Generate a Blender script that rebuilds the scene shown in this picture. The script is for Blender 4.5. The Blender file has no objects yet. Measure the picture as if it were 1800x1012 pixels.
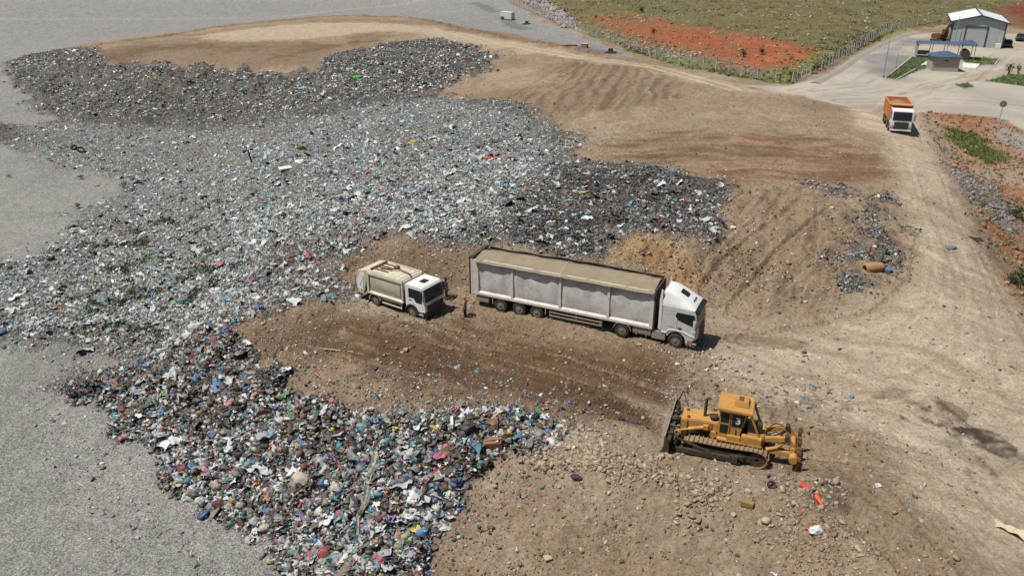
import bpy, bmesh, math, random
import numpy as np
from mathutils import Vector, Matrix

random.seed(7)
rng = np.random.default_rng(7)
C = bpy.context.scene.collection
SC = bpy.context.scene
R = math.radians

# ------------------------------------------------------------------ camera, sky, sun, exposure
CAM_H, PITCH, FPX = 26.0, R(24.3), 1400.0          # eye height above the work floor, look-down angle, focal length in photo pixels
cd = bpy.data.cameras.new('camera'); cam = bpy.data.objects.new('camera', cd); C.objects.link(cam)
cam.location = (0, 0, CAM_H); cam.rotation_euler = (math.pi/2 - PITCH, 0, 0)
cd.sensor_width = 36.0; cd.lens = FPX/1800*36; cd.clip_start = 0.5; cd.clip_end = 3000
SC.camera = cam
SUN = Vector((-0.42, -0.13, 0.905)).normalized()    # towards the sun
w = bpy.data.worlds.new('World'); SC.world = w; w.use_nodes = True
nt = w.node_tree; bg = nt.nodes['Background']
sky = nt.nodes.new('ShaderNodeTexSky'); sky.sky_type = 'NISHITA'; sky.sun_disc = False
sky.sun_elevation = math.asin(SUN.z); sky.sun_rotation = math.atan2(SUN.x, SUN.y)
sky.air_density = 1.0; sky.dust_density = 2.0; sky.ozone_density = 1.0
nt.links.new(sky.outputs[0], bg.inputs[0]); bg.inputs[1].default_value = 0.055
sl = bpy.data.lights.new('sun', 'SUN'); sl.energy = 4.9; sl.angle = R(0.5); sl.color = (1.0, 0.955, 0.885)
so = bpy.data.objects.new('sun', sl); C.objects.link(so); so.rotation_euler = SUN.to_track_quat('Z', 'Y').to_euler(); so.location = (0, 0, 60)
SC.view_settings.view_transform = 'Standard'; SC.view_settings.look = 'None'
SC.view_settings.gamma = 1; SC.view_settings.exposure = 0.2
SC.render.engine = 'CYCLES'
SC.cycles.max_bounces = 4; SC.cycles.diffuse_bounces = 2; SC.cycles.glossy_bounces = 2; SC.cycles.transparent_max_bounces = 4

# ------------------------------------------------------------------ helpers: numbers
def lin(r, g, b):
    f = lambda c: c/12.92 if c <= 0.04045 else ((c + 0.055)/1.055)**2.4
    return np.array([f(r/255), f(g/255), f(b/255)])
def sstep(a, b, x):
    t = np.clip((x - a)/(b - a), 0, 1); return t*t*(3 - 2*t)
def _hash(ix, iy, s):
    h = (ix.astype(np.int64)*374761393 + iy.astype(np.int64)*668265263 + s*2147483647) & 0xffffffff
    h = ((h ^ (h >> 13))*1274126177) & 0xffffffff
    h = (h ^ (h >> 16)); h = (h*2246822519) & 0xffffffff
    return ((h ^ (h >> 15)) & 0xffff)/65535.0
def vn(x, y, s=0):                                   # value noise, -1..1
    ix, iy = np.floor(x), np.floor(y); fx, fy = x - ix, y - iy
    fx = fx*fx*(3 - 2*fx); fy = fy*fy*(3 - 2*fy)
    a, b = _hash(ix, iy, s), _hash(ix + 1, iy, s); c, d = _hash(ix, iy + 1, s), _hash(ix + 1, iy + 1, s)
    return 2*((a*(1 - fx) + b*fx)*(1 - fy) + (c*(1 - fx) + d*fx)*fy) - 1
def fbm(x, y, sc, o=4, s=0, g=0.5):
    r = np.zeros_like(x); a = 1.0; t = 0; k = 1/sc
    for i in range(o):
        r += a*vn(x*k + 17.3*i, y*k - 9.1*i, s + i); t += a; a *= g; k *= 2.03
    return r/t
def cell_hash(x, y, sc, s):                          # one random number per square cell with jittered look
    xx = x + 0.4*sc*vn(x/sc*1.7, y/sc*1.7, s + 50); yy = y + 0.4*sc*vn(x/sc*1.7, y/sc*1.7, s + 51)
    return _hash(np.floor(xx/sc), np.floor(yy/sc), s)

cp, sp = math.cos(PITCH), math.sin(PITCH)
def ray(u, v):
    a = (np.asarray(u, float) - 900)/FPX; b = (np.asarray(v, float) - 506)/FPX
    return a, cp - b*sp, -(sp + b*cp)
def at_z(u, v, z):
    dx, dy, dz = ray(u, v); t = (z - CAM_H)/dz
    return dx*t, dy*t

# ------------------------------------------------------------------ the lie of the land: spot heights
SPOTS = [  # photo x, photo y, height in metres above the work floor
 (-300,1100,-5),(100,1100,-5),(480,1100,-5),(-300,800,-5),(0,1012,-5),(300,1000,-5),(450,1000,-5),(0,760,-5),(150,740,-5),(-200,500,-5),(0,500,-5),(0,350,-5),(-200,300,-5),
 (120,640,-4.8),(-300,150,-4.6),(0,200,-4.8),(0,60,-4.2),(-300,20,-3.8),(300,20,-4),(500,10,-3.8),(700,12,-3),(150,45,-4),
 (405,570,0.1),(480,640,0.0),(600,690,0.1),(720,725,0.1),(860,738,0.2),(950,750,0.3),
 (115,690,-4.9),(225,760,-5),(290,830,-5),(400,905,-5),(510,990,-5),(600,1060,-5),(740,1030,-4.6),
 (330,640,-2.2),(480,780,-2.4),(640,860,-2.4),(760,900,-2.5),
 (850,835,-1.3),(900,900,-2.3),(1000,1012,-3.4),(1100,900,-1.2),(1250,1012,-2.4),(1250,900,-0.5),(1400,1012,-1.2),(1000,1100,-4.4),(1400,1100,-2),
 (1000,775,0.5),(1100,820,0.55),(1250,862,0.3),(1400,905,0.1),(1560,970,0.1),(1700,1060,0),
 (500,600,0),(600,600,0),(800,620,0),(1000,660,0),(1150,720,0),(664,538,0),(725,558,0),(880,548,0),(1093,591,0),(1186,611,0),(1300,620,0),(1190,800,0),(1335,822,0),(1300,740,0),
 (1500,700,0),(1700,700,0),(1700,880,0),(1790,960,-0.2),(1550,600,0.1),(1775,620,0.3),(1840,600,-0.8),(780,510,0.1),(1650,520,0.7),
 (1640,430,1.4),(1620,340,2.2),(1583,240,3.0),(1480,185,3.2),(1400,165,3.3),(1640,180,3.1),(1780,210,2.9),
 (1706,420,0.8),(1745,420,-1.0),(1690,320,1.7),(1730,330,0.0),(1790,470,-1.8),(1795,400,-1.6),(1790,330,-0.2),(1740,270,1.0),(1700,215,2.6),(1950,420,-2),(1950,600,-1.5),(1950,800,-0.4),(1850,300,0.8),
 (600,440,0.5),(560,480,-0.3),(650,415,1.3),(850,425,2.0),(1000,450,2.0),(1100,430,2.6),(1130,455,2.3),(1165,485,1.0),(1200,512,0.1),(1180,440,2.6),(1240,430,2.4),(1225,470,1.6),(1225,505,0.3),(900,440,1.8),
 (480,300,-0.5),(430,290,-2.2),(350,300,-4.5),(470,400,-0.8),(400,430,-3.4),(300,420,-4.7),(440,500,-1.4),(330,560,-4.2),(380,350,-3.9),(200,420,-4.9),(150,560,-4.9),(280,610,-4.4),
 (520,260,-0.3),(600,350,0.8),(750,350,1.6),(900,350,1.9),(1050,350,2.2),(1200,350,2.2),(700,270,1.0),(850,250,1.8),(1000,250,2.5),
 (1350,335,3.0),(1500,330,2.2),(1540,400,1.7),(1500,470,0.9),(1400,430,1.7),(1440,350,2.9),(1300,480,0.6),(1400,540,0.1),(1520,530,0.5),
 (1100,220,2.8),(1300,240,3.0),(1450,270,2.6),(1200,180,3.4),(1000,160,3.6),(900,165,2.4),
 (100,185,-4.7),(250,205,-4.2),(400,200,-3.6),(550,185,-1.0),(650,190,0.2),(750,165,1.2),(830,150,1.6),
 (15,120,-3.8),(90,88,-1.6),(180,100,1.2),(300,110,1.6),(450,116,1.8),(560,112,2.2),(620,90,2.5),(750,75,3.0),(850,92,3.2),(870,105,2.8),
 (180,80,1.3),(300,66,1.6),(450,45,2.2),(600,34,2.8),(700,44,3.2),(800,60,3.5),(900,80,3.7),(1000,92,3.8),(450,80,1.9),(600,60,2.8),(1050,120,3.7),(1180,130,3.8),
 (260,58,-3.5),(420,36,-3.5),(600,20,-2.4),(740,28,-0.8),(880,52,1.8),(980,68,2.9),(1070,92,3.7),
 (860,4,2.4),(940,26,3.0),(1000,48,3.3),(1100,90,3.8),(1200,121,3.8),(1300,142,3.7),(1390,150,3.5),
 (1150,60,4.2),(1300,90,4.2),(1420,100,4.0),(1000,10,4.2),(1250,20,6.5),(1450,50,5.0),(1550,10,6.0),(1750,6,6.0),(1560,60,4.2),(900,-30,4.0),
 (1500,120,3.5),(1600,85,3.6),(1650,75,3.6),(1720,88,3.5),(1780,85,3.5),(1680,130,3.3),(1760,150,3.3),(1600,130,3.4),(1850,60,4.0),(1795,28,4.8),(1900,150,3.2),
]
SP = np.array([[*at_z(u, v, z), z] for u, v, z in SPOTS] + [[-500, 500, -3], [0, 620, 9], [300, 560, 16], [-300, 700, 0], [400, 250, 5], [-300, 60, -5], [-60, 5, -5], [0, 5, -5], [60, 10, -1], [200, 60, -1], [0, 420, 6.5], [150, 420, 11]])
def _phi(r2): return np.sqrt(r2 + 6.0)
def _fit():
    n = len(SP); d2 = ((SP[:, None, :2] - SP[None, :, :2])**2).sum(-1)
    A = np.zeros((n + 3, n + 3)); A[:n, :n] = _phi(d2) - 0.35*np.eye(n); A[:n, n] = 1; A[:n, n+1:] = SP[:, :2]; A[n, :n] = 1; A[n+1:, :n] = SP[:, :2].T
    b = np.zeros(n + 3); b[:n] = SP[:, 2]
    return np.linalg.solve(A, b)
_W = _fit()
def base_h(x, y):
    x = np.asarray(x, float); y = np.asarray(y, float); sh = x.shape; x = x.ravel(); y = y.ravel(); o = np.empty_like(x)
    for i in range(0, len(x), 40000):
        xs, ys = x[i:i+40000], y[i:i+40000]
        r = _phi((xs[:, None] - SP[None, :, 0])**2 + (ys[:, None] - SP[None, :, 1])**2)
        o[i:i+40000] = r @ _W[:-3] + _W[-3] + _W[-2]*xs + _W[-1]*ys
    return o.reshape(sh)
def on_ground(u, v, hf=None):                        # where a line of sight meets the land
    hf = hf or base_h
    u = np.atleast_1d(np.asarray(u, float)); v = np.atleast_1d(np.asarray(v, float)); dx, dy, dz = ray(u, v)
    ts = np.concatenate([np.arange(22, 140, 0.6), np.arange(140, 520, 2.5)])
    X = dx[:, None]*ts; Y = dy[:, None]*ts; Z = CAM_H + dz[:, None]*ts
    below = Z < hf(X, Y); k = np.where(below.any(1), below.argmax(1), len(ts) - 1); k = np.clip(k, 1, None)
    a, b = ts[k-1], ts[k]
    for _ in range(14):
        m = (a + b)/2; bl = CAM_H + dz*m < hf(dx*m, dy*m); b = np.where(bl, m, b); a = np.where(bl, a, m)
    return dx*b, dy*b
def zone(pts):                                       # an outline on the ground, in metres
    q = np.array(pts, float); x, y = on_ground(q[:, 0], q[:, 1]); return np.stack([x, y], 1)
def sdist(poly, x, y, lim=6.0):                      # signed distance, positive inside, clipped to lim
    o = np.full(x.shape, -lim); bb = (x > poly[:, 0].min() - lim) & (x < poly[:, 0].max() + lim) & (y > poly[:, 1].min() - lim) & (y < poly[:, 1].max() + lim)
    px, py = x[bb], y[bb]; d = np.full(px.shape, lim**2); ins = np.zeros(px.shape, bool); n = len(poly)
    for i in range(n):
        a, b = poly[i], poly[(i+1) % n]; e = b - a; L = max(e @ e, 1e-9)
        t = np.clip(((px - a[0])*e[0] + (py - a[1])*e[1])/L, 0, 1)
        d = np.minimum(d, (px - a[0] - t*e[0])**2 + (py - a[1] - t*e[1])**2)
        if a[1] != b[1]:
            c = (a[1] > py) != (b[1] > py); ins ^= c & (px < a[0] + (py - a[1])*e[0]/e[1])
    o[bb] = np.where(ins, 1, -1)*np.sqrt(d); return o
def line_d(pts, x, y, lim=8.0):                      # distance to a ground line (world points), and distance run along it
    d = np.full(x.shape, lim**2); s = np.zeros(x.shape); run = 0.0
    for a, b in zip(pts[:-1], pts[1:]):
        e = b - a; L = math.sqrt(max(e @ e, 1e-9)); t = np.clip(((x - a[0])*e[0] + (y - a[1])*e[1])/(L*L), 0, 1)
        q = (x - a[0] - t*e[0])**2 + (y - a[1] - t*e[1])**2; m = q < d; d[m] = q[m]; s[m] = run + t[m]*L; run += L
    return np.sqrt(d), s

# ------------------------------------------------------------------ zones
Z_TRASH = zone([(5,112),(50,97),(130,84),(165,90),(190,108),(280,114),(400,120),(500,126),(560,120),(590,96),(650,82),(700,75),(760,68),(830,83),(874,100),(862,125),(800,143),(775,162),(800,174),(900,178),(955,190),(950,205),(1005,232),(1022,256),(1000,274),(1060,285),(1130,290),(1200,300),(1270,318),(1305,333),(1265,370),(1250,408),(1220,432),(1150,410),(1100,425),(1060,452),(1030,470),(950,455),(850,432),(760,428),(690,415),(640,424),(640,445),(570,468),(620,500),(625,522),(600,530),(530,537),(490,546),(412,566),(400,592),(420,622),(470,660),(520,690),(580,710),(640,733),(700,745),(750,730),(830,727),(900,727),(960,742),(972,764),(930,786),(880,803),(832,835),(790,880),(762,920),(740,970),(722,1015),(745,1060),(540,1060),(508,992),(440,935),(400,905),(330,872),(280,818),(217,762),(200,715),(130,708),(108,680),(140,660),(180,655),(212,640),(200,608),(140,622),(90,606),(0,600),(-80,600),(-80,470),(0,460),(60,450),(110,415),(130,380),(200,345),(215,322),(150,300),(90,292),(60,272),(0,252),(-60,240),(-60,212),(60,225),(90,212),(60,185),(10,130)])
Z_DARK = zone([(990,296),(1260,308),(1300,330),(1240,440),(1150,412),(1050,460),(900,445),(860,400),(930,330)])
Z_PATCH = zone([(1430,324),(1530,332),(1556,362),(1590,405),(1585,470),(1556,506),(1500,502),(1478,468),(1510,420),(1536,378),(1440,334)])
Z_GRAVEL = zone([(-700,1150),(640,1150),(545,985),(450,890),(330,805),(260,745),(280,640),(420,560),(480,300),(380,240),(200,175),(130,120),(120,92),(140,78),(280,60),(380,46),(500,32),(640,26),(740,35),(860,54),(950,71),(1060,95),(1125,103),(1090,92),(1000,56),(940,32),(850,-25),(600,-60),(-600,-60)])
Z_HILL = zone([(860,-40),(950,20),(1010,47),(1070,76),(1120,95),(1200,119),(1300,138),(1388,147),(1420,130),(1500,90),(1580,55),(1640,46),(1700,40),(1790,45),(2100,70),(2300,-45),(1500,-50)])
Z_RED1 = zone([(1060,38),(1130,36),(1200,50),(1290,60),(1350,72),(1420,85),(1430,110),(1390,125),(1320,120),(1250,105),(1200,92),(1130,66),(1080,52)])
Z_RED2 = zone([(1760,14),(1850,-2),(2000,20),(1950,60),(1790,50)])
Z_YARD = zone([(1300,150),(1390,152),(1440,138),(1500,104),(1585,66),(1640,58),(1800,60),(1980,90),(2100,240),(1800,228),(1740,205),(1640,198),(1560,200),(1470,185),(1400,168)])
Z_ASPH = zone([(1500,103),(1585,66),(1640,66),(1655,80),(1600,84),(1570,135),(1535,128)])
Z_LAWN1 = zone([(1553,139),(1605,100),(1660,100),(1690,104),(1640,118),(1615,124),(1580,140)])
Z_LAWN2 = zone([(1690,105),(1725,101),(1757,104),(1748,114),(1720,116),(1700,112)])
Z_LAWN3 = zone([(1733,143),(1770,132),(1860,130),(1900,150),(1800,152)])
Z_LAWN4 = zone([(1678,150),(1700,146),(1712,153),(1695,156)])
Z_EMB = zone([(1606,205),(1640,198),(1740,205),(1800,228),(2100,250),(2200,700),(1820,560),(1780,480),(1720,400),(1680,330),(1640,262),(1618,225)])
Z_WEED = zone([(1672,228),(1705,232),(1745,262),(1770,285),(1740,290),(1700,268),(1678,248)])
Z_SCREE = zone([(1660,290),(1700,300),(1760,345),(1795,390),(1800,420),(1740,380),(1690,335)])
Z_ROAD = zone([(1500,182),(1560,205),(1612,205),(1642,262),(1680,335),(1705,400),(1730,470),(1790,560),(1850,760),(1850,1000),(1760,1010),(1640,880),(1540,760),(1280,660),(1250,610),(1400,600),(1560,540),(1620,470),(1608,400),(1590,330),(1560,250),(1500,215)])
Z_ROAD2 = zone([(1300,152),(1200,128),(1060,104),(900,74),(750,48),(640,40),(540,42),(400,55),(330,68),(420,74),(560,66),(700,54),(860,80),(1000,102),(1150,124),(1290,160),(1400,170)])
Z_SLOPE = zone([(860,175),(960,160),(1000,105),(1180,125),(1200,170),(1100,195),(960,200)])
Z_CUT = zone([(1060,430),(1110,405),(1180,418),(1225,450),(1240,500),(1200,505),(1170,480),(1080,458)])
Z_TRACK = zone([(560,545),(700,560),(860,560),(1050,610),(1200,640),(1190,720),(1130,745),(950,730),(760,690),(640,660),(460,600)])
Z_DOZED = zone([(1000,265),(1200,235),(1420,235),(1560,270),(1575,315),(1420,318),(1300,330),(1150,285)])
Z_MOUND = zone([(1260,340),(1420,325),(1520,370),(1470,430),(1480,520),(1420,550),(1300,540),(1240,500),(1240,420)])

Z_PALE = zone([(40,215),(250,222),(420,222),(560,205),(680,182),(800,172),(960,210),(1010,260),(900,380),(760,420),(620,410),(480,440),(420,540),(260,600),(60,600),(-80,560),(-60,430)])
Z_MIX = zone([(560,470),(640,430),(760,425),(850,440),(830,500),(790,520),(700,470),(640,470),(600,520)])
Z_GREY1 = zone([(1735,214),(1800,236),(1900,290),(1850,300),(1795,268),(1752,246)])
Z_GREY2 = zone([(1690,292),(1740,298),(1800,300),(1900,320),(1880,345),(1790,326),(1730,318)])
Z_RED3 = zone([(1005,22),(1130,26),(1300,55),(1440,88),(1420,128),(1340,135),(1200,108),(1070,72)])

# ------------------------------------------------------------------ materials
MATS = {}
def nd(m, t, **k):
    n = m.node_tree.nodes.new(t)
    for a, v in k.items(): setattr(n, a, v)
    return n
def new_mat(name):
    m = bpy.data.materials.new(name); m.use_nodes = True; MATS[name] = m
    return m, m.node_tree.nodes['Principled BSDF'], m.node_tree.links
def mixc(m, fac, a, b, mode='MIX'):
    n = nd(m, 'ShaderNodeMix', data_type='RGBA', blend_type=mode); L = m.node_tree.links
    for s, v in ((0, fac), (6, a), (7, b)):
        if hasattr(v, 'is_output') or isinstance(v, bpy.types.NodeSocket): L.new(v, n.inputs[s])
        elif s == 0: n.inputs[0].default_value = v
        else: n.inputs[s].default_value = (*v, 1)
    return n.outputs[2]
def noise(m, vec, sc, det=4, rough=0.6):
    n = nd(m, 'ShaderNodeTexNoise'); n.inputs['Scale'].default_value = sc; n.inputs['Detail'].default_value = det; n.inputs['Roughness'].default_value = rough
    m.node_tree.links.new(vec, n.inputs['Vector']); return n.outputs['Fac']
def ramp(m, fac, lo, hi, a=0.0, b=1.0):
    n = nd(m, 'ShaderNodeMapRange'); n.inputs['From Min'].default_value = lo; n.inputs['From Max'].default_value = hi; n.inputs['To Min'].default_value = a; n.inputs['To Max'].default_value = b
    m.node_tree.links.new(fac, n.inputs['Value']); return n.outputs['Result']
def ground_mat(name, attr, fine, lo, hi, rough, bump, bsc, spec=0.25):
    m, b, L = new_mat(name); at = nd(m, 'ShaderNodeVertexColor', layer_name=attr); tc = nd(m, 'ShaderNodeTexCoord')
    v = ramp(m, noise(m, tc.outputs['Object'], fine, 8, 0.82), 0.34, 0.66, lo, hi)
    g = nd(m, 'ShaderNodeCombineColor'); [L.new(v, g.inputs[i]) for i in range(3)]
    if name == 'gravel':                              # pebbles: one tone per stone
        vo = nd(m, 'ShaderNodeTexVoronoi'); vo.inputs['Scale'].default_value = 14.0; L.new(tc.outputs['Object'], vo.inputs['Vector']); sx = nd(m, 'ShaderNodeSeparateColor'); L.new(vo.outputs['Color'], sx.inputs[0])
        mu = nd(m, 'ShaderNodeMath', operation='MULTIPLY'); L.new(v, mu.inputs[0]); L.new(ramp(m, sx.outputs[0], 0, 1, .5, 1.5), mu.inputs[1]); [L.new(mu.outputs[0], g.inputs[i]) for i in range(3)]
    L.new(mixc(m, 1.0, at.outputs[0], g.outputs[0], 'MULTIPLY'), b.inputs['Base Color'])
    b.inputs['Roughness'].default_value = rough; b.inputs['Specular IOR Level'].default_value = spec
    bp = nd(m, 'ShaderNodeBump'); bp.inputs['Strength'].default_value = bump; bp.inputs['Distance'].default_value = 0.16
    L.new(noise(m, tc.outputs['Object'], bsc, 8, 0.75), bp.inputs['Height']); L.new(bp.outputs[0], b.inputs['Normal'])
    return m
ground_mat('soil', 'tint', 5.0, 0.58, 1.42, 0.95, 1.0, 5.0)
ground_mat('gravel', 'tint', 10.0, 0.42, 1.58, 0.95, 0.8, 10.0)
ground_mat('grassland', 'tint', 1.2, 0.75, 1.25, 0.95, 0.6, 2.0)
ground_mat('paving', 'tint', 2.0, 0.88, 1.12, 0.85, 0.15, 3.0)
ground_mat('refuse', 'tint', 4.0, 0.6, 1.4, 0.7, 1.0, 5.0)
ground_mat('refuse_bits', 'tint', 4.0, 0.75, 1.2, 0.55, 0.3, 8.0, 0.4)
ground_mat('stone', 'tint', 3.0, 0.75, 1.25, 0.95, 0.5, 6.0)
ground_mat('leafage', 'tint', 4.0, 0.7, 1.3, 0.8, 0.2, 6.0)

# ------------------------------------------------------------------ the land as a fan of ground cells
def rows():
    vs = np.arange(700, -505.0, -1.9); z = 0.0
    r = [CAM_H*(cp - (v - 506)/FPX*sp)/(sp + (v - 506)/FPX*cp) for v in np.concatenate([np.arange(1180, 340, -1.9), np.arange(340, -40, -1.0)])]
    near = list(np.geomspace(4, r[0], 26)[:-1]); far = list(np.geomspace(r[-1], 900, 22)[1:])
    return np.array(near + r + far)
RR = rows(); AZ = np.radians(np.concatenate([np.arange(-75, -38, 0.5), np.arange(-38, 40, 0.095), np.arange(40, 75.1, 0.5)]))
NR, NA = len(RR), len(AZ)
GX = (RR[:, None]*np.sin(AZ)[None, :]); GY = (RR[:, None]*np.cos(AZ)[None, :])
X, Y = GX.ravel(), GY.ravel(); DIST = np.sqrt(X*X + Y*Y)
H = base_h(X, Y)
H = np.where(DIST > 420, H*0 + np.interp(DIST, [420, 900], [1, 1])*H, H)
w1 = 1.1*fbm(X, Y, 3.0, 3, 3) + 0.45*fbm(X, Y, 0.9, 2, 4)          # ragged edges
wf = w1*(1 + DIST/120)
dT = sdist(Z_TRASH, X, Y) + wf; dD = sdist(Z_DARK, X, Y) + 2*wf; dP = sdist(Z_PATCH, X, Y) + 1.3*wf
dG = sdist(Z_GRAVEL, X, Y) + 0.25*wf; dHl = sdist(Z_HILL, X, Y) + 0.4*wf; dY_ = sdist(Z_YARD, X, Y) + 0.25*wf
tr = sstep(-0.2, 0.5, dT); pa = sstep(-0.4, 1.2, dP); gv = sstep(-0.3, 0.3, dG); hl = sstep(-0.5, 0.5, dHl); yd = sstep(-0.6, 0.6, dY_)
em = sstep(-1, 1, sdist(Z_EMB, X, Y) + wf); road = sstep(-2.0, 1.5, sdist(Z_ROAD, X, Y) + 0.6*wf); road2 = sstep(-2.5, 2.0, sdist(Z_ROAD2, X, Y) + 1.2*wf)
track = sstep(-2, 2, sdist(Z_TRACK, X, Y) + wf); dozed = sstep(-2, 2, sdist(Z_DOZED, X, Y) + wf); mound = sstep(-2, 2, sdist(Z_MOUND, X, Y) + wf)
slope = sstep(-2, 2, sdist(Z_SLOPE, X, Y) + wf); cut = sstep(-0.8, 0.8, sdist(Z_CUT, X, Y) + 0.6*wf)
gv = gv*(1 - hl)*(1 - yd); tr = np.maximum(tr, 0)
upper = sstep(-2.5, 2, 2.0*w1 + sdist(zone([(-50,90),(140,70),(560,90),(900,60),(900,140),(780,158),(560,185),(330,212),(90,210),(-50,140)]), X, Y))
lowerh = sstep(-1, 1, sdist(zone([(90,700),(220,640),(330,600),(410,560),(700,740),(1000,720),(1000,800),(740,1080),(500,1080)]), X, Y))
# relief
n_big = fbm(X, Y, 4.0, 3, 11); n_mid = fbm(X, Y, 1.2, 3, 12); n_fin = fbm(X, Y, 0.45, 2, 13)
soil = (1 - gv)*(1 - yd)*(1 - hl)
H += tr*(0.18 + (0.16 + 0.75*upper + 0.45*lowerh)*n_big + (0.16 + 0.40*upper + 0.30*lowerh)*n_mid + 0.13*n_fin)
H += pa*(0.2 + 0.15*n_big + 0.18*n_mid + 0.1*n_fin)
flat = np.maximum(road, road2)
H += soil*(1 - tr)*(1 - 0.75*flat)*(0.12*n_big + 0.10*n_mid + 0.06*n_fin)
rdg = 1 - 2*np.abs(vn(X*2.6, Y*2.6, 14)); rdg2 = 1 - 2*np.abs(vn(X*1.1 + .4*n_fin, Y*1.1, 15)); H += soil*(1 - tr)*(1 - 0.8*flat)*(0.04*rdg + 0.07*rdg2)*np.clip(.5 + 1.5*n_big, 0.15, 1.3)
H += mound*(1 - tr)*(0.14*n_mid + 0.06*n_fin); H += cut*(0.35*n_mid + 0.12*n_fin)
H += gv*(1 - tr)*(0.09*n_big + 0.05*n_mid + 0.02*n_fin)
H += hl*(0.35*n_big + 0.22*n_mid)*np.clip(DIST/150, 0.3, 1.3)
be = np.array([(150,86),(280,66),(380,50),(470,40),(560,31),(640,28),(760,39),(900,70),(1050,96)], float); be = np.stack(on_ground(be[:, 0], be[:, 1]), 1); dbe, _ = line_d(be, X, Y, 8); back = sstep(2.6, .4, dbe + 1.2*n_mid)*(1 - hl); H += back*(.25 + .3*n_mid + .2*n_fin)
# wheel and cleat marks: ridges that run along the dozing lines
def ruts(ang, gap, s, wob=0.6):
    a = R(ang); cx = X*math.cos(a) + Y*math.sin(a); cy = -X*math.sin(a) + Y*math.cos(a)
    cy = cy + wob*fbm(cx, cy, 7.0, 2, s); return cx, cy, np.sin(cy/gap*2*math.pi)
cx, cy, rt = ruts(-25, 1.1, 31, 0.9); cleat = np.sin(cx/0.24*2*math.pi + 1.3*vn(cx*0.5, cy*0.4, 32))
patchy = sstep(-0.15, 0.35, fbm(cx/3, cy, 1.6, 3, 33))
fade = np.clip(1.25 - DIST/70, 0, 1)
H += track*(1 - tr)*(0.07*rt*patchy + 0.05*cleat*patchy*fade)
cx2, cy2, rt2 = ruts(-4, 1.7, 35, 1.6); str2 = fbm(cx2/8, cy2, 0.95, 3, 36); str2b = fbm(cx2/14, cy2, 1.9, 3, 44)
H += dozed*(1 - tr)*(0.24*str2 + 0.08*rt2)
cx3, cy3, rt3 = ruts(62, 1.5, 37, 1.4); str3 = fbm(cx3/7, cy3, 0.8, 3, 38); H += mound*(1 - tr)*0.26*str3
cx4, cy4, rt4 = ruts(75, 1.6, 39, 1.4); str4 = .6*fbm(cx4/16, cy4, .9, 3, 40) + .35*np.sin(cy4*2*math.pi/2.1 + 1.5*fbm(cx4/9, cy4, 3, 2, 47)); H += slope*(1 - tr)*0.13*str4
cx5, cy5, rt5 = ruts(-38, 1.9, 41, 1.8); str5 = fbm(cx5/9, cy5, 0.7, 3, 42)
H += road*0.03*str5
# pairs of wheel ruts left by lorries and the bulldozer
sg0 = soil*(1 - tr)
TRK = []
for q in ([(1235,640),(1400,655),(1560,640),(1660,570),(1672,470),(1640,360),(1605,260)], [(1250,690),(1420,720),(1600,700),(1720,620),(1712,500),(1668,400),(1630,300)], [(780,560),(900,588),(1040,622),(1180,655),(1330,668),(1500,690)], [(700,575),(840,606),(980,640),(1120,690),(1200,720)], [(560,560),(700,600),(860,650),(1000,690),(1110,730)], [(1330,600),(1450,585),(1560,560),(1630,500),(1640,420)],
          [(1420,780),(1560,800),(1700,880),(1780,960)], [(1400,740),(1560,740),(1680,800),(1790,900)], [(1800,700),(1760,560),(1700,440)], [(520,620),(640,655),(780,700),(900,722)], [(640,470),(760,498),(830,520)], [(1010,300),(1200,262),(1400,258),(1560,280)], [(1040,250),(1250,225),(1440,230),(1540,262)], [(1260,520),(1330,440),(1440,350)], [(1310,545),(1390,450),(1490,370)], [(1210,455),(1260,400),(1330,340)], [(900,180),(960,140),(1010,112)], [(990,185),(1040,150),(1060,118)], [(1090,190),(1130,150),(1140,126)], [(1480,880),(1600,960),(1660,1030)]):
    a = np.array(q, float); l = np.stack(on_ground(a[:, 0], a[:, 1]), 1); d, sd = line_d(l, X, Y, 3); d = d + 0.12*vn(X*0.7, Y*0.7, 91); TRK.append((l, d, sd))
    e = np.abs(d - 0.95); H += sg0*(1 - .75*road)*(-0.085*sstep(0.36, 0.16, e) + 0.06*sstep(0.16, 0.05, np.abs(e - 0.42)) + 0.03*sstep(0.3, 0.15, e)*np.sign(np.sin(sd*2*math.pi/0.3))*fade)
# ------------------------------------------------------------------ tint of the land
KC = 1.0/1.32
def al(r, g, b): return lin(r, g, b)*KC
col = np.empty((len(X), 3)); col[:] = al(149, 130, 107)
def lay(c, m): 
    global col
    col = col*(1 - m[:, None]) + np.asarray(c)*m[:, None]
m1 = fbm(X, Y, 9, 4, 21); m2 = fbm(X, Y, 2.2, 4, 22); m3 = fbm(X, Y, 0.6, 3, 23); sp1 = cell_hash(X, Y, 0.22, 24); sp2 = cell_hash(X, Y, 0.5, 25)
lay(al(130, 109, 88), sstep(0.0, 0.5, m1 + 0.5*m2)*0.6)
lay(al(170, 154, 134), sstep(0.0, 0.6, -m1 + 0.6*m2)*0.5)
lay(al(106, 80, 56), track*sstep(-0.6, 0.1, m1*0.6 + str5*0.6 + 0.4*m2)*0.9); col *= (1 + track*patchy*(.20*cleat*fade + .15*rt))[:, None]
lay(al(84, 62, 44), track*sstep(0.1, 0.6, m2 + 0.7*patchy*rt - 0.1)*0.65)
lay(al(138, 114, 90), dozed*0.6); lay(al(100, 78, 58), dozed*sstep(0.0, 0.4, str2 + 0.5*m2 + .3*m3)*0.6); lay(al(126, 94, 66), dozed*sstep(-.1, 0.35, str2b + .3*m2)*0.6); col *= (1 + dozed*.22*fbm(cx2/6, cy2, .5, 2, 45))[:, None]; lay(al(162, 138, 110), dozed*sstep(0.1, 0.5, -str2)*0.6)
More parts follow.
